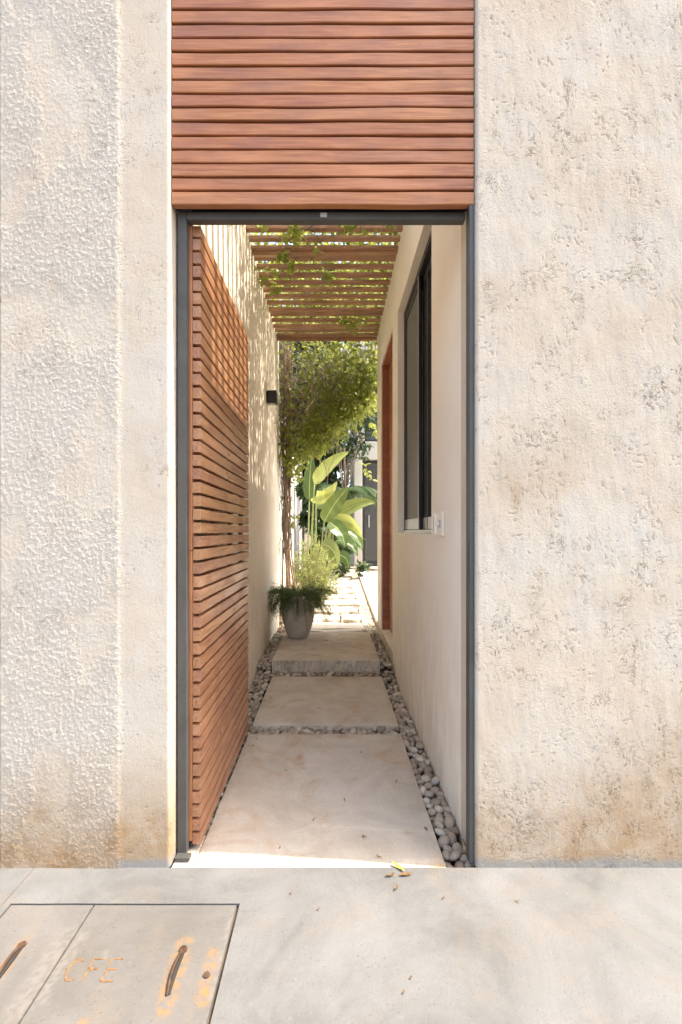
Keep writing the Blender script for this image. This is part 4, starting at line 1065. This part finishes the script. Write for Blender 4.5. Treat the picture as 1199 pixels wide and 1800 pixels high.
bush('understorey_bush', (0.20, 7.6, gz(7.6)), 0.45, 0.35, 1.0, 900, 0.14, 0.06, MT['leaf_dark'], 'low dark bush under the paddle leaves beside the house corner', 'bush', False)
bush('understorey_bush', (-0.15, 8.3, gz(8.3)), 0.4, 0.4, 1.5, 1200, 0.13, 0.05, MT['leaf_dark'], 'dark upright bush behind the stalks of the paddle plant', 'bush', False)
bush('understorey_bush', (-0.22, 7.35, gz(7.35)), 0.42, 0.25, 2.1, 2600, 0.17, 0.06, MT['leaf_dark'], 'dense dark bush filling the space behind the tall petioles', 'bush', False)
# palm with stiff narrow leaflets
palm = empty('fan_palm', (0.24, 7.9, gz(8.3))); tag(palm, 'small dark palm with narrow drooping leaflets behind the paddle leaves', 'palm')
MB().tube([(0, 0, -0.05), (0.02, 0, 0.8), (0.0, 0, 1.75)], lambda t: 0.05 - 0.012*t, 9).obj('trunk', MT['bark'], palm, smooth=True)
for k in range(13):
    a = 2*math.pi*k/13 + random.uniform(-.2, .2); el = random.uniform(.3, 1.2)
    d0 = Vector((math.cos(a), math.sin(a), el)); pts = [Vector((0, 0, 1.7))]; d = d0.normalized()
    for i in range(10): d = (d + Vector((0, 0, -.16))).normalized(); pts.append(pts[-1] + d * 0.085)
    rb = MB().tube(pts, lambda t: .008*(1-.7*t), 5).obj('frond', MT['leaf_dark'], palm)
    FPp, FDd = [], []
    for i in range(1, 11):
        for j in range(5):
            q = pts[i-1].lerp(pts[i], j/5); tg = (pts[i]-pts[i-1]).normalized(); sd = tg.cross(Vector((0, 0, 1))).normalized()
            for sgn in (-1, 1): FPp.append(q); FDd.append(tg*.6 + sd*sgn - Vector((0, 0, .35)))
    FPp, FDd = np.array(FPp), np.array(FDd); n = len(FPp)
    stuff(link('leaflet', leaf_mesh('leaflet', FPp, FDd, np.tile([0, 0, 1.0], (n, 1)), rng.uniform(.2, .3, n), np.full(n, .016), MT['leaf_dark'], .25), None, rb))

# ------------------------------------------------------------------ house at the end of the garden
HY = 9.25
house = empty('garden_house', (0, 0, 0)); tag(house, 'pale house with dark glazed doors at the end of the garden path', 'house')
hz = gz(HY)
xa, xb = at(623, 0, HY).x, at(637, 0, HY).x
zt = at(0, 808, HY).z
x_end = 5.0; ztop = 7.4
MB().box(xa, xb, HY, HY + 2.5, hz, zt).obj('pillar', MT['house_wall'], house, bevel=0.01)
zw0, zw1 = at(0, 776, HY).z, at(0, 690, HY).z
xw = at(641, 0, HY).x
MB().box(xa, x_end, HY + 0.002, HY + 2.5, zt + 0.001, zw0).obj('beam', MT['house_wall'], house, bevel=0.01)
MB().box(xa + 0.05, xw, HY + 0.05, HY + 2.5, zw0 + 0.001, zw1 + 1.8).obj('upper_wall', MT['house_wall'], house, bevel=0.01)
MB().box(xw + 0.001, x_end, HY + 0.05, HY + 2.5, zw1, zw1 + 1.8).obj('upper_wall', MT['house_wall'], house, bevel=0.01)
MB().box(xa - 0.1, x_end, HY - 0.25, HY + 3.0, hz - 0.25, hz + 0.004).obj('plinth', MT['slab'], house, bevel=0.01)
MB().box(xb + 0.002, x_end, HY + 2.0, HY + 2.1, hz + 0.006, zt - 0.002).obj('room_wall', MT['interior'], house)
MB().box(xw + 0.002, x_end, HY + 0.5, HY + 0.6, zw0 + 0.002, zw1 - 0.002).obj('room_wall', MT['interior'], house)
gdx0, gdx1 = xb + 0.004, xb + 1.0
for k in range(3):
    x0 = gdx0 + k * 1.0; x1 = x0 + 0.995
    z0, z1 = hz + 0.008, zt - 0.004
    gd = MB().box(x0, x0 + .07, HY + .12, HY + .17, z0, z1).box(x1 - .07, x1, HY + .12, HY + .17, z0, z1).box(x0 + .07, x1 - .07, HY + .12, HY + .17, z0, z0 + .12).box(x0 + .07, x1 - .07, HY + .12, HY + .17, z1 - .07, z1).obj('glazed_door', MT['black'], house, bevel=0.004)
    MB().box(x0 + .07, x1 - .07, HY + .14, HY + .15, z0 + .12, z1 - .07).obj('pane', MT['glass'], gd)
    MB().box(x0 + .15, x0 + .18, HY + .09, HY + .12, z0 + .95, z0 + 1.25).obj('handle', MT['alu'], gd, bevel=0.004)
for k in range(3):
    x0 = xw + 0.01 + k * 1.2; x1 = x0 + 1.19; z0, z1 = zw0 + .004, zw1 - .004
    gd = MB().box(x0, x0 + .05, HY + .10, HY + .15, z0, z1).box(x1 - .05, x1, HY + .10, HY + .15, z0, z1).box(x0 + .05, x1 - .05, HY + .10, HY + .15, z0, z0 + .06).box(x0 + .05, x1 - .05, HY + .10, HY + .15, z1 - .05, z1).box(x0 + .05, x1 - .05, HY + .10, HY + .15, (z0+z1)/2 - .02, (z0+z1)/2 + .02).obj('window', MT['black'], house, bevel=0.004)
    MB().box(x0 + .05, x1 - .05, HY + .12, HY + .13, z0 + .06, z1 - .05).obj('pane', MT['glass'], gd)

# ------------------------------------------------------------------ fallen leaves
def fallen(p, ln, w, mat, rz, label, group=None, curl=0.3):
    n = 7; vs_ = []
    for i in range(n + 1):
        t = i / n; ww = w * .5 * math.sin(math.pi * (0.06 + .92*t)) ** .8
        z = 0.004 + curl * ln * (t - .5)**2 + 0.0015*math.sin(t*9)
        y = 0.06 * ln * math.sin(math.pi * t)
        vs_ += [(ln*(t-.5), y - ww, z + ww*.5), (ln*(t-.5), y, z), (ln*(t-.5), y + ww, z + ww*.35)]
    mb = MB().add(vs_, [(i*3+k, i*3+k+1, (i+1)*3+k+1, (i+1)*3+k) for i in range(n) for k in range(2)])
    o = mb.obj('fallen_leaf', MT[mat], None, smooth=True, loc=p, rot=(0, 0, rz))
    MB().tube([(-ln*.5 - ln*.18, 0.002, 0.004), (-ln*.5, 0, 0.004 + curl*ln*.25)], 0.0008, 4).obj('leaf_stalk', MT[mat], o)
    return tag(o, label, 'leaf', group)
def ong(px, py, z=0.0):
    d = (CH - z) * F / (py - VY); return Vector(((px - VX) * d / F, d - D0, z))
fallen(ong(700, 1527), 0.062, 0.017, 'leaf_yellow', R(-48), 'yellow-green fallen leaf lying across the threshold of the passage')
fallen(ong(687, 1541), 0.034, 0.012, 'leaf_dry', R(15), 'curled dark brown leaf on the pavement by the threshold', None, .8)
fallen(ong(714, 1540), 0.045, 0.016, 'leaf_dry', R(10), 'orange-brown flat leaf on the pavement by the threshold', None, .25)
fallen(ong(697, 1563), 0.026, 0.010, 'leaf_dry', R(60), 'tiny curled brown leaf on the pavement away from the threshold', None, .8)
for (px, py) in ((550, 1443), (640, 1472), (749, 1459), (634, 1324), (492, 1492), (445, 1312), (452, 1300), (503, 1355), (535, 1352), (606, 1408), (697, 1375), (666, 1507)):
    p = ong(px, py, 0.002); fallen(p, random.uniform(.014, .026), random.uniform(.006, .010), 'leaf_dry', random.uniform(0, 6.28), 'small dry brown leaf on the large front slab of the passage', 'dry leaves on the front slab', random.uniform(.2, .8))
for (px, py) in ((464, 1233), (477, 1228), (560, 1246), (505, 1208)):
    p = ong(px, py, 0.018); fallen(p, random.uniform(.018, .03), random.uniform(.008, .012), 'leaf_dry', random.uniform(0, 6.28), 'small dry brown leaf on the middle slab of the passage', 'dry leaves on the middle slab', random.uniform(.2, .8))
for (px, py) in ((549, 1142), (575, 1127), (566, 1121), (603, 1123)):
    p = ong(px, py, 0.136); fallen(p, random.uniform(.03, .045), random.uniform(.012, .016), 'leaf_dry', random.uniform(0, 6.28), 'small dry brown leaf on the raised slab beside the pot', 'dry leaves on the raised slab', random.uniform(.2, .8))
for (px, py) in ((512, 1571), (780, 1580), (910, 1585), (722, 1720), (710, 1746), (560, 1600)):
    fallen(ong(px, py, 0.001), random.uniform(.008, .014), random.uniform(.005, .008), 'leaf_dry', random.uniform(0, 6.28), 'dark crumb of dead leaf on the open pavement', 'leaf crumbs on the pavement', .5)
